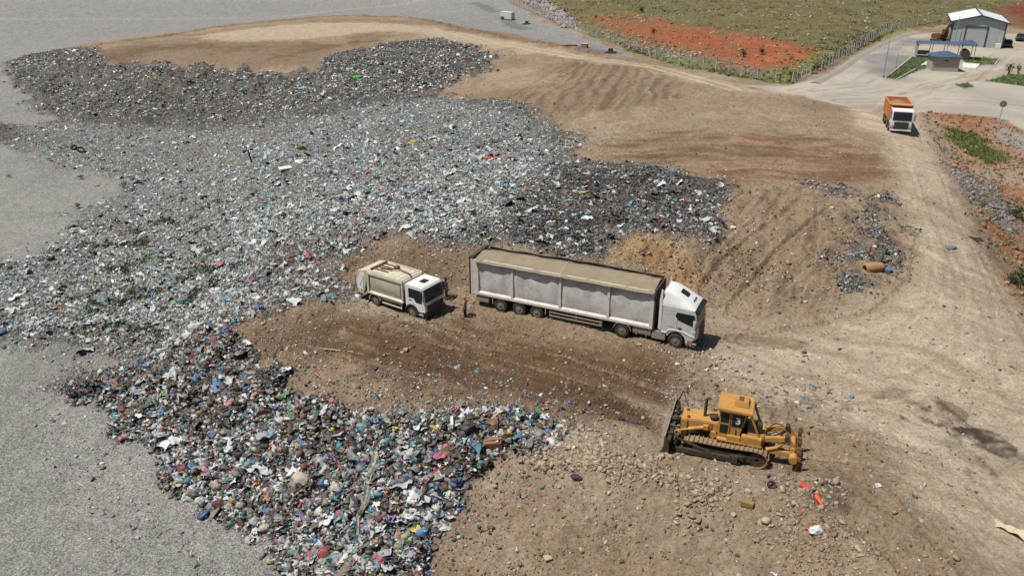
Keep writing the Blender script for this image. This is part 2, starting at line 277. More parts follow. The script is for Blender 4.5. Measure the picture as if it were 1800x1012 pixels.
lay(al(144, 122, 98), mound*0.5); lay(al(108, 88, 70), mound*sstep(0.05, 0.5, str3 + 0.3*m2)*0.6)
lay(al(134, 114, 92), slope*0.6); lay(al(96, 76, 58), slope*sstep(-0.1, 0.4, str4)*0.5); col *= (1 + slope*.2*fbm(cx4/5, cy4, .55, 2, 46))[:, None]
lay(al(172, 142, 100), cut*0.75); lay(al(130, 96, 60), cut*sstep(0.1, 0.5, m2)*0.5)
lay(al(186, 170, 147), road*0.9); lay(al(200, 187, 167), road*sstep(0.05, 0.5, str5)*0.5); lay(al(150, 131, 110), road*sstep(0.1, 0.5, -str5 + 0.3*m2)*0.5)
lay(al(180, 164, 140), road2*0.85)
PLT = sstep(-2, 2, sdist(zone([(150,92),(300,78),(480,72),(640,80),(700,62),(620,60),(560,120),(300,120),(170,110)]), X, Y) + 2*m2); lay(al(122, 102, 82), PLT*.6); lay(al(104, 82, 62), PLT*sstep(0, .4, m1 + .6*m2)*.5); lay(al(116, 92, 72), back*.6)
# dusty haulage tracks on the upper road
c2 = np.array([(1290,158),(1150,118),(1000,98),(860,74),(760,52),(700,46)], float); l2 = np.stack(on_ground(c2[:, 0], c2[:, 1]), 1); dl, _ = line_d(l2, X, Y)
lay(al(150, 128, 100), sstep(0.5, 0.15, np.abs(dl - 0.0))*0.5); lay(al(198, 182, 152), sstep(0.45, 0.2, np.abs(dl - 1.0))*0.7)
# spilled leachate stains by the bulldozer and along the right
for q, wd, c, k in (([(1560,694),(1620,702),(1670,724)], 0.28, (104,86,68), .6), ([(1640,716),(1690,760),(1740,772),(1778,806)], 0.25, (84,68,54), .65), ([(1612,745),(1660,762),(1700,800),(1722,836)], 0.22, (96,78,60), .65), ([(1700,768),(1735,772),(1752,784)], 0.38, (56,44,36), .85), ([(1400,706),(1470,716)], 0.3, (104,86,66), .55), ([(1440,862),(1466,868),(1455,888)], 1.0, (74,64,55), .7), ([(1410,818),(1470,824)], 0.7, (108,90,70), .5), ([(1290,594),(1400,606)], 0.6, (112,90,68), .55), ([(760,640),(880,670),(1040,690),(1120,735)], 2.0, (88,66,46), .7), ([(640,590),(780,620),(900,632)], 1.2, (100,76,54), .55)):
    a = np.array(q, float); l = np.stack(on_ground(a[:, 0], a[:, 1]), 1); d, _ = line_d(l, X, Y, 6)
    lay(al(*c), sstep(wd, -0.3, d + (0.9 if wd > .9 else .4)*m2 + (0.7 if wd > .9 else .4)*m3 + 0.05)*k)
for k_, (l_, di_, sd_) in enumerate(TRK):
    e_ = np.minimum(np.abs(di_ - 0.95), 9); lay(al(118, 98, 78) if k_ % 3 else al(188, 172, 150), sg0*(1 - .45*road)*sstep(0.34, 0.12, e_)*(0.32 + 0.2*np.sin(sd_*11))*sstep(-0.5, 0.2, m2 + 0.3)*(0.75 if k_ < 9 else .6))
# gravel
lay(al(148, 146, 141), gv); lay(al(132, 130, 126), gv*sstep(-0.1, 0.6, m1)*0.6); lay(al(166, 161, 152), gv*sstep(0.1, 0.6, m2)*0.35)
far_g = gv*sstep(90, 160, DIST); lay(al(138, 137, 134), far_g*0.7)
gt = np.array([(-200,32),(300,34),(520,28),(640,14),(900,-30)], float); l = np.stack(on_ground(gt[:, 0], gt[:, 1]), 1); d, _ = line_d(l, X, Y, 9); lay(al(172, 172, 170), gv*sstep(2.6, 1.0, d + 1.2*m2)*0.35)
for q in ([(885,32),(900,44),(925,52)], [(870,22),(850,12),(830,6)], [(1010,82),(1040,88),(1075,94)]):
    a = np.array(q, float); l = np.stack(on_ground(a[:, 0], a[:, 1]), 1); d, _ = line_d(l, X, Y, 6); lay(al(104, 105, 108), gv*sstep(3.0, 0.6, d + m2)*0.7)
col *= (1 + gv*(1 - tr)*0.16*m3 + gv*(1 - tr)*0.22*(rng.random(len(X)) - 0.5))[:, None]
# pebbly specks in the soil
sg = soil*(1 - tr); col *= (1 + sg*0.20*m3 + sg*0.16*(rng.random(len(X)) - 0.5))[:, None]
# the grassy slope beyond the fence
lay(al(108, 100, 66), hl)
h1 = fbm(X, Y, 26, 4, 61); h2 = fbm(X, Y, 6, 4, 62); hsp = cell_hash(X, Y, 0.9, 63)
lay(al(116, 100, 72), hl*sstep(0.0, 0.5, h1 + 0.5*h2)*0.65); lay(al(90, 90, 56), hl*sstep(0.0, 0.4, h2)*0.65); col *= (1 + hl*.22*m2 + hl*.15*m3)[:, None]; lay(al(78, 84, 58), hl*(hsp < 0.07)*0.4); lay(al(170, 164, 146), hl*(hsp > 0.98)*0.5)
rd3 = sstep(-2, 2, sdist(Z_RED3, X, Y) + 2*m2)*hl*sstep(-.02, .28, h2 + .5*m1); lay(al(148, 86, 58), rd3*.75)
rd = sstep(-4, 2.5, sdist(Z_RED1, X, Y, 12) + 6.5*h2 + 1.0*m2)*hl; lay(al(152, 86, 56), rd*0.9); lay(al(172, 108, 76), rd*sstep(0.1, 0.5, h2)*0.5); lay(al(92, 88, 52), rd*(hsp < 0.1)*0.75)
rd2 = sstep(-3, 3, sdist(Z_RED2, X, Y, 12) + 3*h2); lay(al(122, 56, 42), rd2*0.85)
near_f = np.array([(1010,60),(1070,84),(1200,124),(1300,143),(1388,150),(1420,134),(1500,94),(1580,58)], float); l = np.stack(on_ground(near_f[:, 0], near_f[:, 1]), 1); d, _ = line_d(l, X, Y, 14)
gr = hl*sstep(9, 2, d + 3*h2); lay(al(98, 112, 56), gr*0.7); lay(al(150, 150, 86), gr*(hsp > 0.8)*0.6)
# yard, lawns, bank
lay(al(172, 164, 152), yd); lay(al(150, 143, 134), yd*sstep(-0.1, 0.5, m1)*0.6); lay(al(188, 178, 160), yd*sstep(0.0, 0.5, -m1 + 0.4*m2)*0.5)
for q in ([(1440,160),(1540,168),(1640,150),(1760,128),(1800,120)], [(1480,178),(1600,175),(1720,180),(1800,190)], [(1400,160),(1500,150),(1560,120),(1600,80)], [(1600,168),(1700,140),(1740,110),(1760,95)], [(1560,200),(1590,170),(1640,150)]):
    a = np.array(q, float); l = np.stack(on_ground(a[:, 0], a[:, 1]), 1); d, _ = line_d(l, X, Y, 6); lay(al(128, 118, 106), yd*sstep(.45, .1, np.abs(d + .5*m2 - 1.1))*.5*sstep(-.4, .2, m2)); lay(al(190, 180, 164), yd*sstep(.5, .1, np.abs(d + .5*m2 - 2.2))*.4)
lay(al(146, 122, 98), yd*sstep(.15, .5, fbm(X, Y, 7, 4, 95))*.45)
asph = sstep(-2, 2, sdist(Z_ASPH, X, Y) + 4*m1)*yd; lay(al(120, 121, 122), asph*(0.6 + .25*sstep(-.3, .3, m2)))
for z in (Z_LAWN1, Z_LAWN2, Z_LAWN3, Z_LAWN4):
    q = sstep(-0.3, 0.3, sdist(z, X, Y)); lay(al(86, 104, 58), q*0.95); lay(al(112, 116, 70), q*sstep(0, 0.5, m2)*0.5)
eb = em*(1 - road)*(1 - yd); lay(al(160, 130, 104), eb*0.85); lay(al(158, 98, 68), eb*sstep(-0.3, 0.3, m1 + 0.5*m2)*0.8)
sc = sstep(-1.5, 1.5, sdist(Z_SCREE, X, Y) + 1.5*m2); lay(al(138, 126, 120), sc*0.85); col *= (1 - sc*0.4*(sp2 < 0.3))[:, None]; col *= (1 + sc*0.4*(sp2 > 0.8))[:, None]
edge = np.array([(1614,210),(1650,290),(1690,370),(1720,420),(1760,470)], float); l = np.stack(on_ground(edge[:, 0] + 8, edge[:, 1]), 1); d, _ = line_d(l, X, Y, 6); lay(al(142, 138, 132), eb*sstep(2.2, 0.6, d + m2)*0.7)
lay(al(150, 148, 146), sstep(-1, 1, sdist(Z_GREY1, X, Y) + m2)*.8); lay(al(158, 146, 130), sstep(-1, 1, sdist(Z_GREY2, X, Y) + m2)*.8)
we = sstep(-1, 1, sdist(Z_WEED, X, Y) + 1.5*m2); lay(al(112, 120, 62), we*0.8); lay(al(74, 92, 42), we*sstep(0, 0.4, m2)*0.7)
# the refuse under the loose pieces
PAL_GREY = np.array([al(*c) for c in [(190,190,186),(160,160,156),(132,130,124),(110,106,98),(86,82,74),(66,62,56),(150,140,122),(122,112,94),(176,182,184),(92,112,116),(60,58,54),(98,84,66),(44,42,40)]])
pal = PAL_GREY[(rng.random(len(X))*len(PAL_GREY)).astype(int)]; _f = np.clip((DIST - 70)/50, 0, .75)[:, None]; pal = pal*(1 - _f) + pal.mean(0)*_f*.8
pale = sstep(-2, 4, sdist(Z_PALE, X, Y) + wf); tint_t = pal*(0.52 + 0.3*m2 + 0.58*pale - .16*lowerh + .05*upper)[:, None]*np.where(pale[:, None] > .5, np.array([[.96, 1.01, 1.03]]), 1.0)
drk = np.clip(sstep(-2, 3, dD)*0.9, 0, 1); tint_t = tint_t*(1 - 0.62*drk[:, None]) + al(62, 58, 52)*0.35*drk[:, None]
brown = np.clip(lowerh*sstep(-0.3, 0.3, n_big + 0.4*m2)*0.95 + upper*0.35*sstep(0, 0.4, m2), 0, 1); tint_t = tint_t*(1 - 0.6*brown[:, None]) + al(78, 64, 48)*0.6*brown[:, None]
midgreen = np.array([(150,400),(300,380),(420,320),(400,480),(280,620),(130,600)], float)
grn = sstep(-3, 3, sdist(zone(midgreen), X, Y))*sstep(0.12, 0.4, m2 + 0.4*m1)*tr; tint_t = tint_t*(1 - 0.3*grn[:, None]) + al(62, 78, 52)*0.3*grn[:, None]
soily = sstep(0.15, 0.5, fbm(X, Y, 3.5, 3, 71) + 0.25*sstep(1.5, 0.0, dT)) ; tint_t = tint_t*(1 - 0.4*soily[:, None]) + al(118, 100, 80)*0.4*soily[:, None]
lay(tint_t, np.where(lowerh > .5, sstep(-.5, .5, dT + .4*m3), sstep(-1.2, 1.4, dT + 0.9*m3 + 0.5*m2)))
mixz = sstep(-2, 2, sdist(Z_MIX, X, Y) + wf)*(1 - tr); lay(al(104, 82, 60), mixz*(.35 + .4*sstep(-.2, .3, m2)))
lay(tint_t*0.75, pa*sstep(-0.2, 0.3, m2 + 0.1)*.85)
col = np.clip(col, 0.01, 0.85)

# ------------------------------------------------------------------ helpers: mesh objects
def raw_mesh(name, V, F, mat, tint=None, smooth=False):
    me = bpy.data.meshes.new(name); V = np.asarray(V, np.float32); F = np.asarray(F, np.int32); k = F.shape[1]
    me.vertices.add(len(V)); me.vertices.foreach_set('co', V.ravel()); me.loops.add(F.size); me.loops.foreach_set('vertex_index', F.ravel())
    me.polygons.add(len(F)); me.polygons.foreach_set('loop_start', np.arange(0, F.size, k, dtype=np.int32)); me.polygons.foreach_set('loop_total', np.full(len(F), k, np.int32))
    if smooth: me.polygons.foreach_set('use_smooth', np.ones(len(F), bool))
    me.update(calc_edges=True); me.validate()
    if tint is not None:
        a = me.color_attributes.new('tint', 'FLOAT_COLOR', 'POINT'); a.data.foreach_set('color', np.concatenate([tint, np.ones((len(tint), 1))], 1).astype(np.float32).ravel())
    me.materials.append(mat if not isinstance(mat, str) else MATS[mat])
    o = bpy.data.objects.new(name, me); C.objects.link(o); return o
G2 = lambda a: a.reshape(NR, NA)
HH = G2(H)
def ground_z(x, y):                                  # height of the finished land
    x = np.asarray(x, float); y = np.asarray(y, float); r = np.sqrt(x*x + y*y); a = np.arctan2(x, y)
    fi = np.interp(r, RR, np.arange(NR)); fj = np.interp(a, AZ, np.arange(NA)); i = np.clip(fi.astype(int), 0, NR-2); j = np.clip(fj.astype(int), 0, NA-2); p, q = fi - i, fj - j
    return HH[i, j]*(1-p)*(1-q) + HH[i+1, j]*p*(1-q) + HH[i, j+1]*(1-p)*q + HH[i+1, j+1]*p*q
def spot(u, v):
    x, y = on_ground(u, v); return np.stack([x, y, ground_z(x, y)], 1)
_idx = np.arange(NR*NA).reshape(NR, NA)
QUADS = np.stack([_idx[:-1, :-1], _idx[:-1, 1:], _idx[1:, 1:], _idx[1:, :-1]], -1).reshape(-1, 4)
cls = np.zeros(len(X), int); cls[gv > 0.5] = 1; cls[hl > 0.5] = 2; cls[yd > 0.5] = 3; cls[(road > 0.6) & (yd <= 0.5)] = 5; cls[(road2 > 0.6) & (hl <= 0.5) & (yd <= 0.5)] = 5; cls[(tr > 0.5)] = 4
qc = cls[QUADS[:, 0]]
ALLV = np.stack([X, Y, H], 1)
dxr = np.gradient(np.stack([GX, GY, HH], -1), axis=0); dxa = np.gradient(np.stack([GX, GY, HH], -1), axis=1)
NRM = np.cross(dxa, dxr).reshape(-1, 3); NRM /= np.linalg.norm(NRM, axis=1, keepdims=True)
for k, (nm, mt, kd) in {0: ('ground', 'soil', 'structure'), 1: ('gravel', 'gravel', 'structure'), 2: ('hillside', 'grassland', 'structure'), 3: ('yard_pavement', 'paving', 'structure'), 5: ('dirt_road', 'soil', 'structure'), 4: ('refuse_heap', 'refuse', 'stuff')}.items():
    q = QUADS[qc == k]; used, inv = np.unique(q, return_inverse=True)
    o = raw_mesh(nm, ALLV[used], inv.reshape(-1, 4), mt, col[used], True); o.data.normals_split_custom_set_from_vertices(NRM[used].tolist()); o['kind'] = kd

# ------------------------------------------------------------------ loose pieces: many small shapes gathered into one mass
def ico():
    t = (1 + 5**.5)/2
    v = np.array([(-1,t,0),(1,t,0),(-1,-t,0),(1,-t,0),(0,-1,t),(0,1,t),(0,-1,-t),(0,1,-t),(t,0,-1),(t,0,1),(-t,0,-1),(-t,0,1)], float); v /= np.linalg.norm(v[0])
    f = np.array([(0,11,5),(0,5,1),(0,1,7),(0,7,10),(0,10,11),(1,5,9),(5,11,4),(11,10,2),(10,7,6),(7,1,8),(3,9,4),(3,4,2),(3,2,6),(3,6,8),(3,8,9),(4,9,5),(2,4,11),(6,2,10),(8,6,7),(9,8,1)])
    return v, f
def shape_lump(r, flat=0.7, amp=0.28):
    v, f = ico(); v = v*(1 + amp*r.normal(size=(12, 1))); v = v*np.array([1, r.uniform(.6, .95), flat*r.uniform(.7, 1.1)]); return v, f
def shape_sheet(r):
    g = np.linspace(-1, 1, 4); x, y = np.meshgrid(g, g, indexing='ij'); v = np.stack([x + .2*r.normal(size=x.shape), y*r.uniform(.4, .9) + .2*r.normal(size=x.shape), .3*r.normal(size=x.shape) + 0.15], -1).reshape(-1, 3)
    f = []
    for i in range(3):
        for j in range(3):
            a = i*4 + j; f += [(a, a+4, a+5), (a, a+5, a+1)]
    return v, np.array(f)
def shape_crumple(r):
    v, f = ico(); e = {}; V = [tuple(p) for p in v]; F = []
    def mid(a, b):
        k = (min(a, b), max(a, b))
        if k not in e: p = np.array(V[a]) + np.array(V[b]); p /= np.linalg.norm(p); e[k] = len(V); V.append(tuple(p))
        return e[k]
    for a, b, c in f:
        x, y, z = mid(a, b), mid(b, c), mid(c, a); F += [(a, x, z), (x, b, y), (z, y, c), (x, y, z)]
    V = np.array(V)*(1 + .3*r.normal(size=(len(V), 1)))*np.array([1, r.uniform(.5, .95), r.uniform(.4, .8)]); return V, np.array(F)
def shape_film(r):
    g = np.linspace(-1, 1, 7); x, y = np.meshgrid(g, g, indexing='ij'); a, b, c, d = r.uniform(0, 6.28, 4); k = r.uniform(.35, .9)
    z = .28*np.sin(x*2.2 + a)*np.cos(y*2.6 + b) + .14*np.sin(x*5 + c + y*3) + .10*r.normal(size=x.shape); rad = 1 + .25*np.sin(3*np.arctan2(y, x) + d)
    v = np.stack([x*rad*(1 - .12*np.abs(y)), y*k*rad, z*.8 + .2], -1).reshape(-1, 3); f = []
    for i in range(6):
        for j in range(6):
            q = i*7 + j; f += [(q, q+7, q+8), (q, q+8, q+1)]
    return v, np.array(f)
def shape_strip(r):
    n = 5; t = np.linspace(-1, 1, n); c = np.stack([t, .25*np.cumsum(r.normal(size=n))*.5, .12*r.normal(size=n) + .15], -1); w_ = .16*r.uniform(.5, 1.4)
    v = np.concatenate([c + [0, w_, 0], c - [0, w_, .05]]); f = []
    for i in range(n-1): f += [(i, i+1, n+i+1), (i, n+i+1, n+i)]
    return v, np.array(f)
def shape_block(r):
    d = np.array([1, r.uniform(.35, .8), r.uniform(.15, .45)]); v = np.array([(x, y, z) for x in (-1, 1) for y in (-1, 1) for z in (-1, 1)], float)*d*(1 + .08*r.normal(size=(8, 1)))
    f = np.array([(0,1,3),(0,3,2),(4,6,7),(4,7,5),(0,4,5),(0,5,1),(2,3,7),(2,7,6),(0,2,6),(0,6,4),(1,5,7),(1,7,3)]); return v, f
def shape_stone(r): return shape_lump(r, .7, .27)
def shape_tuft(r):
    v, f = [], []
    for k in range(9):
        a = r.uniform(0, 6.283); h = r.uniform(.6, 1.3); o = r.normal(size=2)*.35; l = r.normal(size=2)*.45
        b = len(v); ca, sa = math.cos(a)*.13, math.sin(a)*.13; v += [(o[0]-ca, o[1]-sa, -.1), (o[0]+ca, o[1]+sa, -.1), (o[0]+l[0], o[1]+l[1], h)]; f.append((b, b+1, b+2))
    return np.array(v), np.array(f)
def shape_bush(r):
    v, f = [], []
    for k in range(26):
        d = r.normal(size=3); d[2] = abs(d[2]); d /= np.linalg.norm(d); c = d*np.array([.8, .8, .9])*r.uniform(.35, 1.0); e = r.normal(size=(3, 3))*.3; b = len(v)
        v += list(c + e); f.append((b, b+1, b+2))
    return np.array(v), np.array(f)
def shade(P, per, lo=0.5, hi=1.0): return per
def pieces(name, mat, pos, size, tint, shapes, seed, tilt=1.0, lift=0.25, variants=7, kind='stuff', upright=False, vary=0.12):
    r = np.random.default_rng(seed); n = len(pos); which = r.integers(0, len(shapes)*variants, n); VV, FF, TT = [], [], []; base = 0
    for k in range(len(shapes)*variants):
        v, f = shapes[k % len(shapes)](r); m = np.where(which == k)[0]
        if not len(m): continue
        a = r.uniform(0, 2*math.pi, len(m)); tx = r.normal(size=len(m))*0.45*tilt; ty = r.normal(size=len(m))*0.45*tilt
        if upright: tx *= .2; ty *= .2
        ca, sa, cx_, sx_, cy_, sy_ = np.cos(a), np.sin(a), np.cos(tx), np.sin(tx), np.cos(ty), np.sin(ty); o = np.zeros_like(a); i_ = o + 1
        Rz = np.stack([ca, -sa, o, sa, ca, o, o, o, i_], -1).reshape(-1, 3, 3); Rx = np.stack([i_, o, o, o, cx_, -sx_, o, sx_, cx_], -1).reshape(-1, 3, 3); Ry = np.stack([cy_, o, sy_, o, i_, o, -sy_, o, cy_], -1).reshape(-1, 3, 3)
        M = Rx @ Ry @ Rz; P = np.einsum('nij,vj->nvi', M, v)*size[m][:, None, None] + pos[m][:, None, :]; P[:, :, 2] += size[m][:, None]*lift
        nv = len(v); VV.append(P.reshape(-1, 3)); FF.append((f[None] + (base + np.arange(len(m))*nv)[:, None, None]).reshape(-1, 3)); base += len(m)*nv
        t = np.repeat(tint[m], nv, 0)*(1 + vary*r.normal(size=(len(m)*nv, 1))); TT.append(t)
    ob = raw_mesh(name, np.concatenate(VV), np.concatenate(FF), mat, np.clip(np.concatenate(TT), .008, .85)); ob['kind'] = kind; return ob
DS = np.sqrt(DIST**2 + CAM_H**2)
PX = DS/797.0                                          # metres that make one picture element
ROWW = np.repeat(np.gradient(RR), NA)*DIST*np.tile(np.gradient(AZ), NR)      # cell area
SCRA = ROWW*(CAM_H/DS)/(PX**2)                         # how large a cell looks
inview = (np.abs(np.arctan2(X, Y)) < R(36)) & (DIST > 24) & (DIST < 420)
def pick(mask, n, r, even=0.0):                        # even=0: as dense as it looks from the drone; 1: same number per square metre
    p = np.where(inview, mask, 0)*np.where(even, ROWW, SCRA); p = p/p.sum(); i = r.choice(len(X), n, p=p)
    x = X[i] + r.normal(size=n)*0.15*np.clip(PX[i]*3, .2, 3); y = Y[i] + r.normal(size=n)*0.15*np.clip(PX[i]*5, .2, 5); return i, np.stack([x, y, ground_z(x, y)], 1)
BAGS = {'white': (205,205,202), 'pale grey': (165,165,162), 'black': (42,42,44), 'blue': (62,118,176), 'turquoise': (58,150,168), 'red': (168,52,58), 'pink': (196,98,128), 'yellow': (206,182,70), 'green': (62,138,92), 'brown': (128,102,76), 'orange': (206,116,62), 'purple': (120,96,150), 'cream': (198,186,160), 'navy': (52,66,108)}
def refuse_tint(i, r):
    n = len(i); g = np.array([al(*c) for c in [(215,216,214),(188,190,190),(160,163,164),(136,138,138),(120,124,122),(100,100,96),(78,76,70),(60,58,55),(44,43,42),(148,138,120),(122,108,88),(98,86,68),(178,190,192),(140,160,164),(112,134,138),(200,196,184)]])
    wp = np.array([9,10,10,8,7,6,5,4.5,3.5,6,5,4,8,7,5,7], float)
    t = g[r.choice(len(g), n, p=wp/wp.sum())]
    c = np.array([al(*BAGS[k]) for k in ('blue','turquoise','red','pink','yellow','green','orange','purple','navy')]); wc = np.array([5,6,3,2.5,1.6,2.2,2,1,2.]); 
    vivid = 0.13 + 0.13*lowerh[i] + .07*upper[i] + 0.02*upper[i]; m = r.random(n) < vivid; cc = c[r.choice(len(c), n, p=wc/wc.sum())]; mute = r.uniform(0.0, .55, (n, 1)); cc = cc*(1 - mute) + al(120,118,112)*mute
    t[m] = cc[m]
    dq = (.16*(1 - .6*lowerh[i]))[:, None]; t = t*(1 - dq) + al(122,116,106)*dq
    dk = np.clip(drk[i]*0.9, 0, 1); md = r.random(n) < dk*0.8; t[md] = t[md]*0.30 + al(56,52,48)*0.25
    ml = (r.random(n) < np.maximum(lowerh[i]*(.20 + .30*sstep(-.2, .3, n_mid[i] + .5*m2[i])), 0.18*upper[i])); t[ml] = t[ml]*0.38 + al(70,58,46)*0.2
    mb = r.random(n) < brown[i]*0.35; t[mb] = al(96,80,62)*r.uniform(.5, 1.2, (mb.sum(), 1))
    return t
r = np.random.default_rng(101)
dens = np.where(lowerh > .5, sstep(-.5, .6, dT + .3*m2), sstep(-1.6, 2.2, dT + 0.8*m2))*(1 - 0.55*soily*sstep(-0.2, 0.2, m2))
i, p = pick(dens*(1 - 0.15*pale + .5*upper), 132000, r); s = np.exp(r.normal(0, .48, len(i)))*(0.062 + 0.022*lowerh[i] + .055*upper[i]); s = np.clip(np.maximum(s, .55*PX[i]), .035, .42)
rt_ = refuse_tint(i, r); clump = fbm(X[i], Y[i], 2.6, 3, 96); rt_ = rt_*(1 + 0.52*pale[i] + .42*upper[i] + .55*clump*(1 + .4*upper[i]))[:, None]; rt_ = rt_*(1 + pale[i][:, None]*np.array([[-.05, .01, .05]])); tl = r.random(len(i)) < .10*pale[i]; rt_[tl] = rt_[tl]*.35 + al(118,166,182)*r.uniform(.4, 1.0, (tl.sum(), 1))
flt = r.random(len(i)) < (0.75 - .35*lowerh[i] - .3*upper[i])
pieces('loose_refuse', MATS['refuse_bits'], p[flt], s[flt]*1.15, rt_[flt], (shape_sheet, shape_strip, shape_sheet), 11, tilt=.7, lift=.12)
pieces('loose_refuse', MATS['refuse_bits'], p[~flt], s[~flt], rt_[~flt], (shape_lump, shape_sheet, shape_block, shape_lump, shape_sheet), 10)
i, p = pick(lowerh*tr, 5200, r); s = np.exp(r.normal(np.log(.14), .35, len(i))); pieces('bagged_refuse', MATS['refuse_bits'], p, np.clip(s, .07, .3), refuse_tint(i, r), (shape_crumple, shape_crumple, shape_sheet), 9, vary=.10)
i, p = pick(tr*(.55 + .7*lowerh + .5*pale + .4*upper), 9500, r); s = np.exp(r.normal(np.log(.18), .42, len(i))); s = np.clip(np.maximum(s, .9*PX[i]), .09, .55); ft_ = refuse_tint(i, r); wq = r.random(len(i)) < .35; ft_[wq] = al(214,218,218)*r.uniform(.6, 1, (wq.sum(), 1))
pieces('torn_film_litter', MATS['refuse_bits'], p, s, ft_, (shape_film,), 8, tilt=.9, lift=.15, variants=14, vary=.08)
dp_ = sstep(-1.6, 2.0, dP + .8*m2)*(.35 + .65*sstep(-.2, .3, m1 + m2))
i, p = pick(np.clip(dp_, 0, 1)*sstep(-.35, .25, m2 + .3*n_mid), 4600, r); s = np.clip(np.exp(r.normal(np.log(.062), .5, len(i))), .04, .26)
tt = refuse_tint(i, r); md = r.random(len(i)) < .5; tt[md] = tt[md]*.35 + al(56,52,48)*.2
pieces('scattered_refuse', MATS['refuse_bits'], p, s, tt, (shape_lump, shape_sheet, shape_block, shape_strip), 12)
# litter blown over the soil, the gravel and the road
near_t = sstep(-6, 0, dT)
lm = (soil*(1 - tr)*(1 - pa)*(0.10 + 0.9*sstep(0.05, 0.5, fbm(X, Y, 6, 4, 81))*sstep(130, 60, DIST)) + np.where(lowerh + gv > 1.2, .5*sstep(-1.8, 0, dT), 0.9*near_t)*(1 - tr) + 2.2*mixz + .9*back + 0.004*gv*(1 - tr))*(1 - hl)*(1 - yd)
i, p = pick(lm, 12500, r); s = np.clip(np.exp(r.normal(np.log(.06), .5, len(i))), .025, .17); s = np.maximum(s, .33*PX[i])
pieces('litter', MATS['refuse_bits'], p, s, refuse_tint(i, r), (shape_sheet, shape_film, shape_strip, shape_crumple), 13, lift=.1)
# stones and clods in the soil
i, p = pick(soil*(1 - tr)*(1.5*back + 0.25 + sstep(-0.1, .5, fbm(X, Y, 5, 3, 82)))*(1 - .85*flat)*(1 - .5*em), 36000, r); s = np.clip(np.exp(r.normal(np.log(.042), .5, len(i))), .02, .22); s = np.maximum(s, .34*PX[i]); s = s*(0.8 + .6*mound[i] + .5*cut[i])
tt = np.where(r.random((len(i), 1)) < .55, al(150,126,102), al(186,172,152))*r.uniform(.6, 1.15, (len(i), 1)); tt[r.random(len(i)) < .3] = al(108,88,69)
pieces('stone_rubble', MATS['stone'], p, s, tt, (shape_stone,), 14, variants=10)
# the rubble ridge beside the bulldozer
BERM = zone([(940,760),(1000,770),(1100,790),(1190,820),(1255,860),(1240,880),(1150,850),(1060,820),(960,800)]); BERM2 = zone([(1380,850),(1480,900),(1560,960),(1640,1010),(1540,1030),(1480,960),(1400,910)])
bm_ = sstep(-1, 1, sdist(BERM, X, Y) + wf) + 0.10*sstep(-1.5, 1.5, sdist(BERM2, X, Y) + 2*wf); bm_ = bm_*(.15 + .85*sstep(-.3, .35, m2))
i, p = pick(bm_, 5200, r); s = np.clip(np.exp(r.normal(np.log(.066), .55, len(i))), .025, .2)
tt = al(172,156,134)*r.uniform(.6, 1.15, (len(i), 1)); pieces('ridge_rubble', MATS['stone'], p, s, tt, (shape_stone, shape_block), 15, variants=8, lift=.05)
# bank to the right of the road: broken rock, weeds
i, p = pick(eb*(0.5 + sc*.9), 4600, r); s = np.clip(np.exp(r.normal(np.log(.09), .5, len(i))), .05, .4); s = np.maximum(s, .5*PX[i])
tt = np.where(sc[i][:, None] > .4, al(150,142,138), al(160,130,106))*r.uniform(.55, 1.2, (len(i), 1)); pieces('bank_rubble', MATS['stone'], p, s, tt, (shape_stone,), 16)
# rip-rap wall along the top of the fence and pale stones on the slope
RIP = zone([(880,-20),(920,-16),(1000,30),(1016,46),(1000,50),(950,22),(895,-8)]); rp = sstep(-1.5, 1.5, sdist(RIP, X, Y))
i, p = pick(rp, 1500, r); s = r.uniform(.3, .75, len(i)); pieces('riprap_rubble', MATS['stone'], p, s, al(164,156,150)*r.uniform(.5, 1.2, (len(i), 1)), (shape_stone,), 17)
i, p = pick(hl*(0.12 + sstep(0.1, .5, h1 + .4*h2)) + .0*rd, 1500, r); s = np.maximum(r.uniform(.15, .6, len(i)), .5*PX[i]); s = np.minimum(s, .7)
s = s*.75; pieces('hillside_rubble', MATS['stone'], p, s, al(166,160,140)*r.uniform(.5, 1.15, (len(i), 1)), (shape_stone,), 18)
i, p = pick(hl*(0.25 + 1.6*gr + .25*rd)*(.15 + 1.3*sstep(0, .3, h2))*(1 - .85*rd), 4200, r); s = np.maximum(r.uniform(.12, .36, len(i)), .6*PX[i])
tt = np.where(r.random((len(i), 1)) < .5, al(102,102,62), al(128,116,78))*r.uniform(.75, 1.2, (len(i), 1)); md = r.random(len(i)) < .12; tt[md] = al(80,88,60)
pieces('hillside_scrub', MATS['leafage'], p, s, tt, (shape_tuft, shape_bush), 19, upright=True, lift=0)
# weeds in the refuse and on the bank, turf in the yard
i, p = pick(grn, 1100, r); s = r.uniform(.14, .36, len(i)); pieces('refuse_weeds', MATS['leafage'], p, s, al(84,104,66)*r.uniform(.5, 1.3, (len(i), 1)), (shape_tuft,), 20, upright=True, lift=.1)
i, p = pick(we + .03*eb, 1500, r); s = r.uniform(.18, .42, len(i)); pieces('bank_weeds', MATS['leafage'], p, s, np.where(r.random((len(i), 1)) < .7, al(110,130,66), al(150,142,88))*r.uniform(.6, 1.2, (len(i), 1)), (shape_tuft,), 21, upright=True, lift=0)
lw = sum(sstep(-.2, .2, sdist(z, X, Y)) for z in (Z_LAWN1, Z_LAWN2, Z_LAWN3, Z_LAWN4))
i, p = pick(lw, 1600, r); s = r.uniform(.15, .3, len(i)); pieces('turf_grass', MATS['leafage'], p, s, al(102,120,70)*r.uniform(.7, 1.25, (len(i), 1)), (shape_tuft,), 22, upright=True, lift=0)

